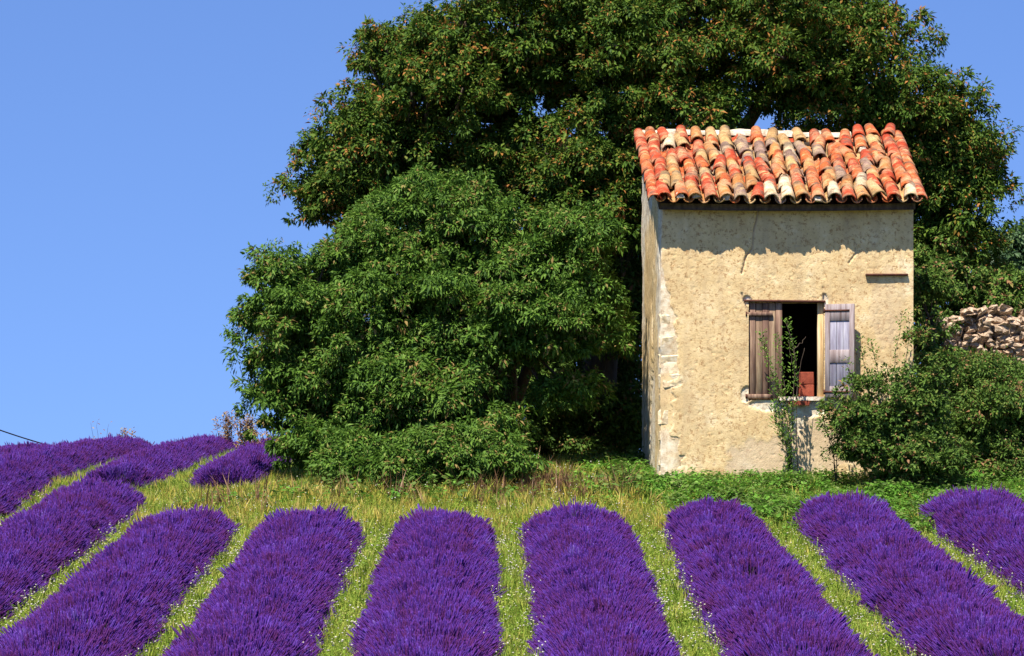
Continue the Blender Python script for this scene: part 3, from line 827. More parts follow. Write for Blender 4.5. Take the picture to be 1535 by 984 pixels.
# corner stones showing through the fallen plaster
def rock(seed, sx, sy, sz, bev=.25, sub=1, jit=.10):
    import bmesh
    r = random.Random(seed)
    bm = bmesh.new(); bmesh.ops.create_cube(bm, size=1.0)
    bmesh.ops.bevel(bm, geom=list(bm.edges), offset=bev * .5, segments=2 if bev > .5 else 1, affect='EDGES', profile=.6)
    for v in bm.verts:
        v.co += Vector((r.uniform(-jit, jit), r.uniform(-jit, jit), r.uniform(-jit, jit)))
        v.co = Vector((v.co.x * sx, v.co.y * sy, v.co.z * sz))
    bmesh.ops.triangulate(bm, faces=list(bm.faces))
    me = bpy.data.meshes.new("stone"); bm.to_mesh(me); bm.free()
    return me
r_ = random.Random(5)
for k, (zq, h, w) in enumerate([(-.14, .22, .24), (.10, .27, .33), (.42, .16, .20), (.62, .24, .28), (.93, .13, .17), (1.10, .20, .30), (1.33, .22, .26), (1.60, .18, .20), (1.86, .20, .15)]):
    me = rock(900 + k, w, .16, h, bev=.30, jit=.09)
    me.materials.append(M['quoin'])
    s = link("corner_stone", me); s.location = (HX0 + w / 2 - .012, HY0 + .090 + r_.uniform(-.004, .008), zq + h / 2)
    s.rotation_euler = (0, r_.gauss(0, .05), 0)
    s.parent = fw

# ledge of thin tile over the right of the window
V, Fc = box(4.49, 5.03, HY0 - .045, HY0 + .05, 2.528, 2.556, .006)
child(link("ledge", fast_mesh("ledge", V, Fc), M['iron']), hut)

# window frame, sill, lintel
V, Fc = box(WX1 - .075, WX1 - .002, HY0 + .06, HY0 + .15, WZ0 + .01, WZ1 - .004, .006)
wf = child(link("window_frame", fast_mesh("window_frame", V, Fc), M['creamwood']), hut)
V, Fc = box(WX0 + .002, WX0 + .05, HY0 + .10, HY0 + .17, WZ0 + .01, WZ1 - .004, .006)
child(link("window_frame", fast_mesh("window_frame", V, Fc), M['creamwood']), hut)
V, Fc = box(WX0 - .06, WX1 + .02, HY0 - .012, HY0 + .10, WZ1 - .002, WZ1 + .026, .008)
V[:, 2] += .006 * np.sin(V[:, 0] * 9)
child(link("lintel", fast_mesh("lintel", V, Fc), M['iron']), hut)
me = rock(77, .62, .34, .055, bev=.15, jit=.05); me.materials.append(M['mortar'])
s = link("window_sill", me); s.location = (3.67, HY0 + .13, WZ0 + .018); child(s, hut)
me = rock(78, .26, .10, .05, bev=.15, jit=.09); me.materials.append(M['terracotta'])
s = link("sill_tile", me); s.location = (3.66, HY0 + .0, WZ0 - .045); child(s, hut)

# left shutter, closed in the opening: vertical boards and two battens
SY = HY0 + .035
sh0 = WX0 + .006; SW = .425
V, Fc = box(sh0 - .02, sh0 + .30, SY - .026, SY + .002, WZ1 - .175, WZ1 - .130, .006)
shl = child(link("shutter", fast_mesh("shutter_battens", V, Fc), M['brownwood']), hut)
shl['label'] = "brown vertical plank shutter standing closed in the opening"
V, Fc = box(sh0 - .03, sh0 + .30, SY - .026, SY + .002, WZ0 + .02, WZ0 + .075, .006)
p = link('batten', fast_mesh('batten', V, Fc), M['brownwood']); p.parent = shl
nb = 5; xb = sh0
for i in range(nb):
    w = SW / nb
    V, Fc = box(xb + .002, xb + w - .002, SY + .004 + .004 * (i % 2), SY + .028 + .004 * (i % 2), WZ0 + .006 - .004 * (i % 3), WZ1 - .006 - .006 * (i % 2), .004)
    V = V + np.array([0, 0, 0]); p = link("plank", fast_mesh("plank", V, Fc), M[('brownwood', 'palewood', 'brownwood', 'palewood', 'brownwood')[i]]); p.parent = shl
    xb += w
for zz in (WZ1 - .152, WZ0 + .047):
    V, Fc = tube([(sh0 - .035, SY - .03, zz - .03), (sh0 - .035, SY - .03, zz + .03)], .012, 6)
    p = link("hinge", fast_mesh("hinge", V, Fc), M['iron']); p.parent = shl

# right shutter, swung open: stiles, rails and sunk boards
RW, RH0, RH1 = .385, WZ0 + .03, WZ1 - .03
def ropen(V):
    th = math.radians(24); V = np.asarray(V, float)
    X = WX1 + .012 + V[:, 0] * math.cos(th) + V[:, 1] * math.sin(th)
    Y = HY0 - .03 - V[:, 0] * math.sin(th) + V[:, 1] * math.cos(th)
    return np.stack([X, Y, V[:, 2]], -1)
hh = RH1 - RH0
fr = [box(0, .062, -.018, .018, RH0, RH1, .004), box(RW - .062, RW, -.018, .018, RH0, RH1, .004)]
for a, b in ((0, .12), (.37, .51), (.82, 1.0)):
    fr.append(box(.060, RW - .060, -.016, .016, RH0 + hh * a, RH0 + hh * b, .004))
V, Fc = cat_parts(fr)
shr = child(link("shutter", fast_mesh("shutter_frame", ropen(V), Fc), M['greywood']), hut)
shr['label'] = "faded mauve grey framed shutter swung open against the wall"
for i in range(3):
    w = (RW - .124) / 3
    V, Fc = box(.062 + i * w + .002, .062 + (i + 1) * w - .002, -.004, .010, RH0 + .02, RH1 - .02, .003)
    p = link("plank", fast_mesh("plank", ropen(V), Fc), M['bluewood']); p.parent = shr
for a in (.93, .06):
    V, Fc = tube([(-.006, -.022, RH0 + hh * a - .03), (-.006, -.022, RH0 + hh * a + .03)], .011, 6)
    p = link("hinge", fast_mesh("hinge", ropen(V), Fc), M['iron']); p.parent = shr
    V, Fc = box(0.0, RW * .85, -.024, -.0165, RH0 + hh * a - .012, RH0 + hh * a + .012)
    p = link("strap", fast_mesh("strap", ropen(V), Fc), M['iron']); p.parent = shr
# nail heads would be below a pixel; hook eye omitted

# terracotta blocks standing inside the sill
for zz, lab, w in ((WZ0 + .045, "dark red block under another on the window sill", .19), (WZ0 + .205, "red terracotta block on top of another in the window", .17)):
    me = rock(int(zz * 1000), w, .12, .155, bev=.08, jit=.02); me.materials.append(M['terracotta'])
    s = link("terracotta_block", me); s.location = (3.765, HY0 + .24, zz + .0785)
    s.rotation_euler = (0, 0, .12 if zz > 1.1 else -.05)
    tag(s, lab, "block", "blocks in the window")

# roof: boards, tiles, mortar
RX = lambda u, v: (1.80 + u * 3.36) * (1 - v) + (1.74 + u * 3.53) * v     # v from eave to ridge
RY0, RY1 = 37.045, 40.22
def roof_pt(u, v, h=0.0):
    y = RY0 + (RY1 - RY0) * v
    z = deck_z(y) + .045 + .035 * math.sin(u * 5.1 + .6) * v * .5 - .02 * math.sin(math.pi * u) * (1 - v)
    n = np.array([0, -math.sin(math.atan(SLOPE)), math.cos(math.atan(SLOPE))])
    return np.array([RX(u, v), y, z]) + n * h
# deck boards as one slab, thick and dark to stand for eave shade
u_ = np.linspace(.018, .982, 30); v_ = np.linspace(.02, 1.0, 24)
top = np.array([[roof_pt(a, b, 0.0) for a in u_] for b in v_]); bot = np.array([[roof_pt(a, b, -.085) for a in u_] for b in v_])
n0, n1 = len(v_), len(u_); idx = np.arange(n0 * n1).reshape(n0, n1)
qa = np.stack([idx[:-1, :-1], idx[:-1, 1:], idx[1:, 1:], idx[1:, :-1]], -1).reshape(-1, 4)
rim = [np.stack([ln[:-1], ln[1:], ln[1:] + n0 * n1, ln[:-1] + n0 * n1], -1) for ln in (idx[0], idx[-1], idx[:, 0], idx[:, -1])]
roof = child(link("roof", fast_mesh("roof_boards", np.concatenate([top.reshape(-1, 3), bot.reshape(-1, 3)]), np.concatenate([qa, qa[:, ::-1] + n0 * n1] + rim)), M['deckwood']), hut)

def canal_mesh(name, L, r0, r1, th, span, nseg=8, chip=0):
    """half-round tile along +Y, convex up; r0 at y=0, r1 at y=L"""
    V = []
    rr = random.Random(chip)
    for yy, r in ((0, r0), (L, r1)):
        for rad in (r, r - th):
            for i in range(nseg + 1):
                a = math.pi / 2 + span * (0.5 - i / nseg)
                dy = ((rr.uniform(-.012, .012) if chip < 20 else rr.choice([0, .01, .05, .09, .12])) if chip else 0) * (1 if yy == 0 else 0)
                V.append((rad * math.cos(a), yy + dy, rad * math.sin(a) - r * math.cos(span / 2) * 0))
    m = nseg + 1; Fq = []
    for i in range(nseg):
        Fq.append((i + 1, i, 2 * m + i, 2 * m + i + 1))                   # outer
        Fq.append((m + i, m + i + 1, 3 * m + i + 1, 3 * m + i))           # inner
        Fq.append((i, i + 1, m + i + 1, m + i))                           # lower end
        Fq.append((2 * m + i + 1, 2 * m + i, 3 * m + i, 3 * m + i + 1))   # upper end
    Fq.append((0, m, 3 * m, 2 * m)); Fq.append((nseg, 2 * m + nseg, 3 * m + nseg, m + nseg))
    me = fast_mesh(name, np.array(V), np.array(Fq), smooth=False)
    me.materials.append(M['tile'])
    return me
NC, NR = 17, 8
EXP = 3.235 * math.hypot(1, SLOPE) / (NR - .1)      # exposed length of a course
TL = EXP * 1.22
COVM = [canal_mesh("cover_tile", TL, .096, .070, .019, math.radians(168), chip=c) for c in (1, 2, 3, 21, 22)]
PANM = [canal_mesh("pan_tile", TL, .074, .092, .015, math.radians(150), chip=c) for c in (4, 5)]
slope = math.atan(SLOPE)
RED_, ORA, OCH, CRE, GRY, WHI = (.47, .060, .020), (.51, .112, .030), (.46, .185, .055), (.50, .30, .12), (.27, .17, .13), (.66, .52, .34)
tr = random.Random(23)
def pick(row, u, pan=False):
    if pan:
        return tr.choices([RED_, ORA, OCH, CRE, GRY], [3, 3, 4, 3, 2])[0]
    w = {0: [3, 3, 3, 3, 1, 3], 1: [3, 3, 4, 4, 1, 2]}.get(row, [6, 5, 3, 1.0, 2, .4])
    if row >= 3 and .25 < u < .6: w = [3, 4, 4, 3, 4, .5]
    if u < .22 or u > .8: w = [w[0] * 2.2] + w[1:]
    return tr.choices([RED_, ORA, OCH, CRE, GRY, WHI], w)[0]
missing = {(1, 5), (2, 5), (3, 6), (10, 6), (9, 7), (12, 6), (14, 5), (11, 4), (6, 7)}
skewed = {(13, 5): 15, (11, 6): -10, (15, 4): 11, (6, 5): 7, (0, 1): -6, (14, 0): 8, (4, 3): -7, (8, 2): 6, (2, 4): 8, (10, 5): 8}
def put_tile(me, u, v, h, yaw, pitch, flip, colr):
    p = roof_pt(u, v, h); vv = min(v + .05, 1.0); p2 = roof_pt(u, v + .05, h)
    d = Vector(p2 - p).normalized()
    nr = Vector((0, -math.sin(slope), math.cos(slope)))
    xa = d.cross(nr).normalized(); nr = xa.cross(d).normalized()
    R = Matrix((xa, d, nr)).transposed().to_4x4()
    R = R @ Matrix.Rotation(yaw, 4, 'Z') @ Matrix.Rotation(pitch, 4, 'X')
    if flip: R = R @ Matrix.Rotation(math.pi, 4, 'Y')
    o = bpy.data.objects.new("roof_tile", me); col.objects.link(o)
    o.matrix_world = Matrix.Translation(Vector(p)) @ R
    o.parent = roof
    j = tr.uniform(.82, 1.15)
    o.color = (colr[0] * j, colr[1] * j, colr[2] * j, 1)
    return o
dv = (1.0 - .02) / NR
for c in range(NC + 1):                     # pans in the valleys
    u = (c + .02) / NC * .975 + .012 if c else .022
    u = min(u, .985)
    for r in range(NR):
        put_tile(PANM[tr.randrange(2)], u, r * dv - .004 + tr.uniform(-.006, .006), .104, tr.gauss(0, .025), .035, True, pick(r, u, True))
for c in range(NC):
    u = (c + .52) / NC * .975 + .012
    sh = tr.uniform(-.012, .012)
    for r in range(NR):
        if (c, r) in missing: continue
        yaw = math.radians(skewed.get((c, r), tr.gauss(0, 3.4)))
        hj = tr.uniform(0, .020) + (.025 if (c, r) in skewed else 0)
        vv = r * dv + sh * .3 + tr.uniform(-.012, .012)
        if r == 0: vv = tr.uniform(-.012, .006)
        if r == NR - 1: vv -= tr.uniform(0, .035)
        put_tile(COVM[tr.choices(range(5), [4, 4, 4, 1, 1])[0] if r else tr.randrange(3)], u + tr.uniform(-.005, .005), vv, .062 + hj, yaw, .062 + tr.uniform(-.015, .03), False, pick(r, u))
# verge tiles along both gable edges
for u in (.001, .999):
    for r in range(NR):
        put_tile(COVM[r % 3], u, r * dv + tr.uniform(-.008, .008), .045, tr.gauss(0, .02), .04, False, RED_ if tr.random() < .7 else ORA)
# ridge: rough mortar fillet with pieces of tile, and three raised ridge tiles at the right
pr = []; nseg = 60
for i in range(nseg + 1):
    u = i / nseg * .82
    p = roof_pt(u, 1.0, 0) + np.array([0, .02, 0])
    hgt = .118 + .03 * (fbm(np.array([u * 20.]), np.array([1.0]), 91)[0] - .5) * 2
    d0 = -.13 - .05 * fbm(np.array([u * 26.]), np.array([4.]), 92)[0]
    for dy, dz in ((d0, .03), (d0 + .01, hgt * .72), (-.04, hgt), (.05, hgt * .9), (.07, -.06)):
        pr.append(p + np.array([0, dy, dz]))
pr = np.array(pr); idx = np.arange((nseg + 1) * 5).reshape(-1, 5)
qa = np.stack([idx[:-1, :-1], idx[:-1, 1:], idx[1:, 1:], idx[1:, :-1]], -1).reshape(-1, 4)
caps = [[0, 1, 2, 3], [0, 3, 4, 4]]
me = fast_mesh("ridge_mortar", pr, qa, smooth=False)
o = link("ridge_mortar", me, M['mortar']); o.parent = roof
for c in (14, 15, 16):
    u = (c + .5) / NC * .975 + .012
    put_tile(COVM[c % 3], u, .90 + tr.uniform(-.01, .01), .115, tr.gauss(0, .05), .02, False, [RED_, ORA, RED_][c - 14])
# lumps of lime mortar bedding at the eave and in broken spots
for i in range(9):
    c = tr.randrange(NC); u = (c + .5) / NC * .975 + .012
    me = rock(400 + i, .10, .14, .07, bev=.3, jit=.14); me.materials.append(M['mortar'])
    o = link("mortar_lump", me); o.location = Vector(roof_pt(u, tr.choice([.02, .03, .16, .17, .62, .72, .82]), .10 if i < 5 else .07)); o.parent = roof
# parts built in world space keep it: their parents carry only a translation
for o in list(hut.children_recursive):
    if o.parent is not hut and o.matrix_parent_inverse == Matrix.Identity(4):
        o.matrix_parent_inverse = Matrix.Translation(Vector(hut.location) * 0)

# ------------------------------------------------------------------ trees and shrubs
def leaves_mesh(name, P, D, N, L, W, rnd, fold=.18, curl=.15):
    """kite shaped folded leaves; D along the leaf, N its face normal"""
    D = norm(D); S = norm(np.cross(D, N)); N = np.cross(S, D)
    L = L[:, None]; W = W[:, None]
    b = P
    l = P + D * L * .42 + S * W * .5 + N * W * fold
    r = P + D * L * .42 - S * W * .5 + N * W * fold
    t = P + D * L - N * L * curl
    V = np.stack([b, l, r, t], 1).reshape(-1, 3)
    n = len(P); i = np.arange(n)[:, None] * 4
    Fc = np.concatenate([i + np.array([[0, 3, 1]]), i + np.array([[0, 2, 3]])], 1).reshape(-1, 3)
    return fast_mesh(name, V, Fc, {'rnd': np.repeat(rnd, 4)})

def clump_leaves(C, R, n, L, W, droop=.75, flat=.72, low=-.35, K=15):
    """C centres (m,3), R radii (m): each clump is K small leaf rosettes spread over an uneven dome"""
    m = len(C); q = n // K
    d = norm(rng.normal(size=(m, K, 3)))
    d[..., 2] = np.where(d[..., 2] < low, -d[..., 2] * .7, d[..., 2]); d = norm(d)
    rad = R[:, None] * rng.uniform(.35, 1.18, (m, K)) ** .7
    Q = C[:, None] + d * rad[..., None] * np.array([1, 1, flat])          # rosette centres
    sg = R[:, None, None, None] * rng.uniform(.16, .34, (m, K, 1, 1))
    e = norm(rng.normal(size=(m, K, q, 3)) + d[:, :, None] * .7)
    P = Q[:, :, None] + e * sg * rng.uniform(.3, 1.25, (m, K, q, 1)) * np.array([1, 1, .8])
    D = e * .7 + d[:, :, None] * .25 + np.array([0, 0, -droop * .75]) + rng.normal(0, .38, (m, K, q, 3))
    N = e * .6 + d[:, :, None] * .5 + np.array([0, -.1, .5]) + rng.normal(0, .38, (m, K, q, 3))
    rs = rng.uniform(.68, 1.4, (m, K, 1))
    ln = L * rs * rng.uniform(.6, 1.25, (m, K, q)); wd = W * rs * rng.uniform(.7, 1.2, (m, K, q))
    tone = np.clip(rng.normal(0, .07, (m, 1, 1)) + rng.normal(0, .09, (m, K, 1)) + rng.uniform(0, 1, (m, K, q)), 0, 1)
    return P.reshape(-1, 3), D.reshape(-1, 3), N.reshape(-1, 3), ln.ravel(), wd.ravel(), tone.ravel()

def lump_clumps(lumps, rmin, rmax, back=.45):
    """lumps: (px, py, Y, rx_px, rz_px, ry_m, count)"""
    C, R = [], []
    for px, py, Y, rx, rz, ry, n in lumps:
        c = at(px, py, Y); sc = Y / F
        k = 0
        while k < n:
            d = rng.normal(size=3); d /= np.linalg.norm(d)
            if d[1] > .15 and rng.uniform() > back: continue
            rr = rng.uniform(.62, 1.0) if rng.uniform() < .82 else rng.uniform(.2, .6)
            C.append(c + d * rr * np.array([rx * sc, ry, rz * sc])); R.append(rng.uniform(rmin, rmax)); k += 1
    return np.array(C), np.array(R)

def grow(name, label, cat, lumps, base, leafm, n_leaf, L, W, rr, trunk_r, forks, droop=.75, group=None, flat=.72, floor=.02, extra=None):
    root = empty(name, tuple(base)); tag(root, label, cat, group)
    C, R = lump_clumps(lumps, *rr)
    # keep clumps above the ground and out of the hut
    gz = ground(C[:, 0], C[:, 1])
    ok = C[:, 2] > gz + floor
    ok &= ~((C[:, 0] > 1.25) & (C[:, 0] < 5.75) & (C[:, 1] > 36.6) & (C[:, 1] < 40.75) & (C[:, 2] < 5.0))
    C, R = C[ok], R[ok]
    P, D, N, ln, wd, tn = clump_leaves(C, R, n_leaf, L, W, droop, flat)
    if extra is not None:
        e = extra
        P = np.concatenate([P, e[0]]); D = np.concatenate([D, e[1]]); N = np.concatenate([N, e[2]])
        ln = np.concatenate([ln, e[3]]); wd = np.concatenate([wd, e[4]]); tn = np.concatenate([tn, e[5]])
    hk = (P[:, 0] > 1.62) & (P[:, 0] < 5.3) & (P[:, 1] > 36.9) & (P[:, 1] < 40.4) & (P[:, 2] < 4.9)
    keep = ~hk & (P[:, 2] > ground(P[:, 0], P[:, 1]) + .02)
    cr = child(link("crown", leaves_mesh("crown", P[keep], D[keep], N[keep], ln[keep], wd[keep], tn[keep]), leafm), root)
    cr['kind'] = 'stuff'
    # trunk, then limbs to fork points, then a branch to each clump
    base = np.array(base, float)
    prt = []
    fk = [np.array(f, float) for f in forks]
    tops = base + np.array([0, 0, .35 * (np.mean([f[2] for f in fk]) - base[2])])
    pts_ = np.array([base - [0, 0, .25], base + (tops - base) * .3 + [.05, .02, 0], base + (tops - base) * .7 + [-.04, .03, 0], tops])
    prt.append(tube(pts_, np.array([1.35, 1.05, .95, .9]) * trunk_r, 9))
    tk = child(link("trunk", fast_mesh("trunk", *prt[0], smooth=True), M['bark']), root)
    lim = []
    for f in fk:
        s = np.linspace(0, 1, 6)[:, None]
        mid = (tops + f) / 2 + rng.normal(0, .15, 3) + [0, 0, .15]
        cv = (1 - s) ** 2 * tops + 2 * s * (1 - s) * mid + s ** 2 * f
        lim.append(tube(cv, np.linspace(.62, .26, 6) * trunk_r, 7))
    FK = np.array(fk)
    for c in C[::2]:
        f = fk[int(np.argmin(np.linalg.norm(FK - c, axis=1)))]
        s = np.linspace(0, 1, 5)[:, None]
        mid = (f + c) / 2 + rng.normal(0, .12, 3)
        cv = (1 - s) ** 2 * f + 2 * s * (1 - s) * mid + s ** 2 * c
        lim.append(tube(cv, np.linspace(.22, .05, 5) * trunk_r, 4))
    V, Fc = cat_parts(lim)
    inh = (V[:, 0] > HX0 - .1) & (V[:, 0] < HX1 + .1) & (V[:, 1] > HY0 - .3) & (V[:, 1] < HY1 + .1) & (V[:, 2] < 4.8)
    Fc = Fc[~inh[Fc].any(1)]
    lb_ = child(link("branches", fast_mesh("branches", V, Fc, smooth=True), M['bark']), root)
    return root

def gpt(px, Y):
    X = (px - 767.5) / F * Y
    return (X, Y, float(ground(X, Y)) - .02)

# great dark tree behind the hut
big = [(960, 130, 43.5, 330, 190, 2.6, 210), (660, 195, 43.0, 165, 145, 1.6, 95), (556, 262, 42.8, 100, 80, 1.1, 45), (632, 100, 43.2, 85, 68, 1.1, 30),
       (820, 60, 43.0, 200, 110, 1.8, 70), (1130, 50, 43.6, 220, 110, 2.0, 75), (1275, 110, 43.8, 115, 105, 1.6, 55), (1378, 212, 44, 100, 90, 1.5, 50),
       (1430, 252, 44, 58, 70, 1.0, 26), (1415, 335, 44, 70, 90, 1.1, 30), (780, 300, 43.0, 150, 90, 1.2, 55), (512, 290, 42.5, 72, 42, .9, 18),
       (930, 330, 44.5, 120, 120, 1.2, 30), (1400, 420, 44.5, 60, 60, 1.0, 14), (890, 300, 41.6, 90, 70, .8, 30), (1010, 200, 42.6, 90, 60, .8, 22)]
grow("broad_tree", "huge dark broad tree with rusty seed tufts towering behind the hut", "tree", big, gpt(900, 43.6), M['bigleaf'], 675, .074, .034, (.28, .56), .30,
     [at(1010, 120, 43.6), at(760, 180, 43.4), at(620, 240, 43.0), at(880, 60, 43.4), at(1180, 90, 43.8), at(1330, 190, 44), at(1400, 300, 44), at(950, 280, 44)], droop=.6)

# bright drooping tree before it
def shoots(spec, L, W):
    Ps, Ds, Ns, ls, ws, ts = [], [], [], [], [], []
    for (p0, p1, n) in spec:
        p0, p1 = np.array(p0), np.array(p1)
        for i in range(n):
            t = rng.uniform(.1, 1); a = rng.uniform(0, 6.28)
            o_ = np.array([math.cos(a), math.sin(a), .4]) + norm(p1 - p0) * .5
            Ps.append(p0 + (p1 - p0) * t + rng.normal(0, .008, 3)); Ds.append(o_); Ns.append(np.array([rng.normal(0, .3), -.5, 1])); ls.append(L * rng.uniform(.6, 1.1)); ws.append(W); ts.append(rng.uniform())
    return np.array(Ps), np.array(Ds), np.array(Ns), np.array(ls), np.array(ws), np.array(ts)
ex = shoots([(at(402, 430, 39), at(396, 372, 39), 34), (at(420, 430, 39), at(413, 362, 39), 34), (at(410, 430, 39), at(425, 380, 39), 26), (at(375, 505, 39), at(358, 460, 39), 26), (at(380, 540, 39), at(346, 524, 39), 26), (at(400, 590, 39), at(368, 568, 39), 20)], .09, .025)
mid = [(830, 500, 38.2, 70, 45, .5, 16), (520, 545, 38.4, 60, 40, .4, 10), (700, 520, 38.6, 60, 40, .4, 10), (455, 500, 39.2, 84, 105, 1.0, 40), (475, 600, 39.2, 92, 80, .9, 46), (590, 470, 39.4, 140, 140, 1.4, 92), (690, 365, 39.8, 130, 100, 1.3, 58), (620, 320, 40.0, 60, 45, .7, 14), (850, 400, 39.0, 92, 80, .9, 48),
       (900, 475, 38.7, 50, 60, .6, 20), (770, 470, 38.8, 100, 80, 1.0, 44), (560, 620, 38.9, 120, 80, .9, 54), (660, 630, 38.4, 95, 90, .8, 44), (440, 440, 39.2, 42, 52, .6, 12), (540, 400, 39.6, 60, 50, .7, 14),
       (730, 680, 37.8, 40, 45, .4, 9), (830, 565, 38.8, 70, 50, .5, 7), (480, 670, 38.4, 60, 40, .6, 14), (665, 700, 36.7, 70, 48, .3, 15), (545, 690, 37.2, 85, 48, .45, 14), (600, 715, 36.5, 40, 24, .25, 5), (610, 600, 38.0, 100, 60, .5, 14), (738, 705, 36.6, 40, 38, .3, 9)]
grow("leafy_tree", "bushy bright green tree with drooping leaves sweeping down to the grass", "tree", mid, gpt(760, 40.2), M['midleaf'], 720, .074, .027, (.20, .48), .17,
     [at(470, 510, 39.4), at(590, 470, 39.7), at(700, 390, 40), at(850, 420, 39.2), at(560, 630, 39.2), at(660, 650, 39.2), at(760, 500, 39)], droop=.7, extra=ex)

for lb_u, lum, bp in (("dark undergrowth bush in the hollow beside the hut's side wall", [(890, 560, 44.4, 75, 110, .6, 90), (880, 660, 44.0, 90, 45, .5, 46), (850, 470, 46.0, 120, 130, .6, 60), (930, 640, 43.4, 45, 55, .4, 24), (940, 440, 43.0, 34, 110, .4, 40), (940, 330, 42.2, 36, 50, .5, 14)], 890),
                     ("dark undergrowth bush behind the leafy tree's trunk", [(760, 590, 43.0, 95, 110, .7, 80), (800, 670, 43.2, 110, 40, .5, 56), (730, 500, 45.5, 120, 110, .6, 44)], 760),
                     ("dark undergrowth bush behind the leafy tree, away from the hut", [(600, 600, 43.4, 95, 110, .8, 46), (520, 640, 42.4, 60, 60, .6, 18)], 600),
                     ("dark bush behind the tumbled stone wall, beside the hut", [(1400, 470, 43.0, 70, 120, .7, 60), (1400, 620, 42.4, 60, 80, .6, 34)], 1400),
                     ("dark bush behind the tumbled stone wall, away from the hut", [(1520, 470, 43.2, 80, 60, .7, 40), (1510, 580, 42.6, 80, 80, .6, 40)], 1515)):
    grow("undergrowth_bush", lb_u, "bush", lum, gpt(bp, 43.4), M['shrubleaf'], 340, .075, .036, (.22, .36), .06, [at(bp, 600, 43.4), at(bp + 20, 540, 43.4)], droop=.6)
# distant pale tree and right-hand shrubs
grow("distant_tree", "pale grey green tree beyond the tumbled stone wall", "tree", [(1530, 420, 54, 55, 75, 1.2, 40), (1500, 450, 54, 40, 50, .9, 18), (1580, 420, 54, 70, 80, 1.2, 30)], gpt(1545, 54), M['farleaf'], 380, .11, .05, (.26, .42), .13,
     [at(1530, 440, 54), at(1570, 420, 54)])
grow("shrub", "dense dark shrub hiding the foot of the tumbled stone wall", "shrub", [(1440, 620, 38.0, 110, 95, .9, 120), (1510, 590, 38.6, 75, 50, .8, 46), (1560, 640, 38.2, 80, 80, .9, 40), (1405, 570, 38.4, 50, 50, .7, 34), (1400, 670, 37.6, 50, 55, .5, 34), (1500, 700, 37.6, 90, 35, .6, 32)],
     gpt(1460, 38.4), M['shrubleaf'], 420, .05, .024, (.18, .34), .06, [at(1450, 620, 38.3), at(1510, 580, 38.6), at(1540, 650, 38.2)], droop=.35)
grow("shrub", "shrub spilling over the hut's wall below the open shutter", "shrub", [(1325, 630, 36.7, 80, 75, .42, 80), (1285, 655, 36.6, 45, 55, .36, 30), (1378, 575, 36.8, 52, 75, .4, 48), (1365, 690, 36.5, 80, 40, .4, 44)],
     gpt(1335, 36.7), M['shrubleaf'], 400, .052, .026, (.15, .26), .05, [at(1320, 640, 36.7), at(1365, 610, 36.8)], droop=.35)
grow("ivy_bush", "ivy bush filling the gap between hut and stone wall", "shrub", [(1384, 490, 40.2, 18, 40, .3, 18), (1396, 550, 39.9, 30, 30, .35, 16), (1385, 430, 41.4, 22, 26, .4, 10)],
     gpt(1400, 40.2), M['shrubleaf'], 380, .06, .035, (.2, .32), .06, [at(1395, 480, 41.5)], droop=.5)

# slender climbing plants against the hut wall
def twig_plant(name, label, base, stems, nleaf, L, W, mat, cat="plant", r=.007, wall=True):
    root = empty(name, tuple(base)); tag(root, label, cat)
    prt, spec = [], []
    for pth in stems:
        p = np.array(pth, float); s = np.linspace(0, 1, 8)
        c = np.stack([np.interp(s, np.linspace(0, 1, len(p)), p[:, k]) for k in range(3)], -1)
        c[1:-1] += rng.normal(0, .008, (6, 3))
        prt.append(tube(c, np.linspace(r, r * .3, 8), 5))
        for a, b in zip(c[:-1], c[1:]): spec.append((a, b, max(1, int(nleaf / 7))))
    V, Fc = cat_parts(prt)
    child(link("stems", fast_mesh("stems", V, Fc), M['bark']), root)
    if nleaf:
        P, D, N, ln, wd, tn = shoots(spec, L, W)
        P = P + rng.normal(0, .03, P.shape)
        if wall: P[:, 1] = np.minimum(P[:, 1], 37.25)
        D[:, 1] -= .15
        lf = child(link("leaves", leaves_mesh("leaves", P, D, N, ln, wd, tn), mat), root); lf['kind'] = 'stuff'
    return root
b = np.array(gpt(1185, 36.95))
st_ = [[b, at(1186, 640, 36.95), at(1176, 590, 36.98), at(1165, 500, 37.02)], [b, at(1180, 620, 36.9), at(1150, 540, 37.0), at(1142, 500, 37.05)], [b, at(1190, 600, 36.92), at(1192, 540, 37.0), at(1180, 480, 37.05)],
       [b, at(1175, 650, 36.9), at(1168, 600, 36.95), at(1158, 560, 37.0)], [b, at(1178, 660, 36.85), at(1165, 640, 36.85), at(1160, 610, 36.9)]]
twig_plant("climbing_plant", "slender leafy climber rising in front of the closed brown shutter", b, st_, 260, .058, .02, M['midleaf'])
b = np.array(gpt(1197, 36.9))
twig_plant("bare_twigs", "bare dry branching twigs in front of the dark window opening", b, [[b, at(1193, 600, 36.92), at(1196, 560, 36.95), at(1190, 520, 36.98), at(1178, 484, 37.0)], [at(1193, 600, 36.92), at(1200, 545, 36.95), at(1206, 522, 36.95)],
      [at(1191, 525, 36.98), at(1200, 515, 36.98), at(1208, 505, 36.98)], [at(1196, 570, 36.95), at(1186, 540, 36.96), at(1182, 510, 37)]], 0, 0, 0, None, r=.006)
b = np.array(gpt(1345, 36.9))
st_ = [[b, at(1345, 600, 36.9), at(1340, 540, 36.95), at(1352, 470, 37.0)], [b, at(1350, 590, 36.9), at(1362, 520, 36.95), at(1362, 475, 37.0)], [b, at(1330, 600, 36.9), at(1312, 540, 36.95), at(1305, 510, 37)],
       [b, at(1320, 600, 36.9), at(1295, 550, 36.95), at(1290, 505, 36.95)], [b, at(1305, 620, 36.9), at(1280, 580, 36.85), at(1268, 540, 36.85)]]
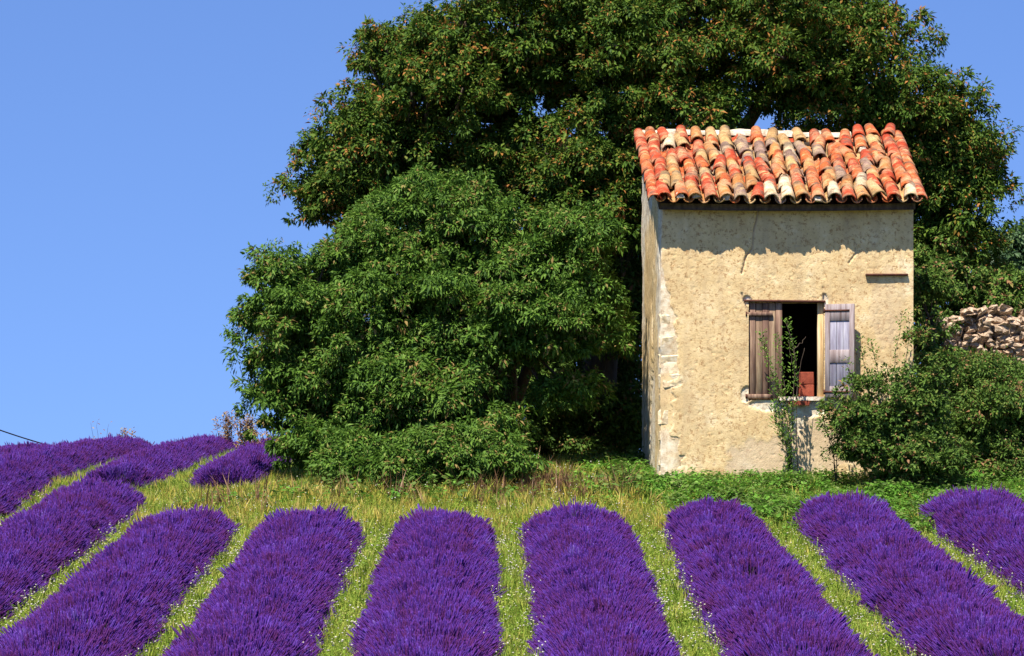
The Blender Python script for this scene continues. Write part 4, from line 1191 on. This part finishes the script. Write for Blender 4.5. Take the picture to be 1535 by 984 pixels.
twig_plant("tall_shoots", "thin leafy shoots standing up from the shrub against the plaster", b, st_, 150, .06, .022, M['shrubleaf'])
b = np.array(gpt(1255, 36.8))
st_ = [[b, at(1250, 680, 36.8), at(1240, 650, 36.85), at(1228, 610, 36.9)], [b, at(1248, 660, 36.8), at(1232, 640, 36.8), at(1220, 640, 36.85)], [b, at(1255, 640, 36.8), at(1250, 600, 36.8), at(1258, 575, 36.85)]]
twig_plant("wiry_plant", "wiry stemmed plant leaning out below the open shutter", b, st_, 60, .055, .02, M['shrubleaf'])

# dry weeds on the crest
wl_ = ["tall dry red brown weed on the crest nearest the leafy tree", "dry forked weed standing on the crest", "thin faded weed stalks on the crest above the lavender"]
for i, (px, py, Yw, nst, lb) in enumerate([(365, 622, 47.5, 12, wl_[0]), (338, 618, 50.5, 8, wl_[1]), (188, 645, 51.0, 6, wl_[1] + " between two lavender rows"), (150, 625, 52.6, 3, wl_[2]), (392, 640, 46.0, 6, "low dry weed bush between the short lavender rows")]):
    b = np.array(gpt(px, Yw)); t = at(px, py, Yw)
    sts = []
    for k in range(nst):
        dx = rng.normal(0, .14); e_ = t + np.array([dx, rng.normal(0, .1), -abs(rng.normal(0, .12))])
        sts.append([b, (b + e_) / 2 + np.array([dx * .1, 0, 0]), e_])
    twig_plant("dry_weed", lb, b, sts, 90 if i != 3 else 8, .07, .026, M['dryweed'], r=.006, wall=False)
# cap leaf Y clamp does not reach these far plants
# ------------------------------------------------------------------ tumbled dry stone wall
ws = empty("stone_wall", gpt(1480, 40.6)); tag(ws, "tumbled dry stone wall of pale rubble above the dark shrub", "wall")
rw = random.Random(3)
variants = []
for i in range(8):
    me = rock(50 + i, 1, 1, 1, bev=.62, jit=.17); me.materials.append(M['stone']); variants.append(me)
z = float(ground(6.5, 40.6)) - .05
ci = 0
while z < 2.42:
    h = rw.uniform(.10, .145)
    x_ = 5.84 + rw.uniform(0, .2)
    while x_ < 8.3:
        w = rw.uniform(.10, .26)
        topz = 2.06 + .34 * vnoise(np.array([x_ * 2.6]), np.array([.5]), 12)[0] + .05 * (x_ - 6)
        if z + h * .6 < topz:
            o = bpy.data.objects.new("stone", variants[rw.randrange(8)]); col.objects.link(o)
            o.location = (x_ + w / 2, 40.6 + rw.uniform(-.06, .05), z + h / 2 + rw.uniform(-.01, .01))
            o.scale = (w * rw.uniform(.85, 1.1), .34, h * rw.uniform(.8, 1.25))
            o.rotation_euler = (rw.gauss(0, .15), rw.gauss(0, .22), rw.gauss(0, .2))
            child(o, ws)
        x_ += w
    z += h * .93
# ------------------------------------------------------------------ cable over the crest and its pole out of frame
a = at(-60, 622, 58.0); b = at(105, 676, 60.0)
pole_x = float(a[0])
pz = float(ground(pole_x, 58))
s_ = np.linspace(0, 1, 24)
cv = a + (b - a) * s_[:, None]; cv[:, 2] -= .05 * 4 * s_ * (1 - s_)
V, Fc = tube(cv, .014, 6)
tag(link("hanging_cable", fast_mesh("hanging_cable", V, Fc), M['cable']), "thin dark cable sagging above the crest of the field", "cable")
V, Fc = tube([(pole_x, 58, pz - .3), (pole_x + .01, 58, pz + .6), (pole_x, 58, float(a[2]) + .12)], [.07, .065, .06], 9)
tag(link("wooden_post", fast_mesh("wooden_post", V, Fc), M['bark']), "rough wooden post carrying the sagging cable", "post")
print("objects", len(scene.objects))
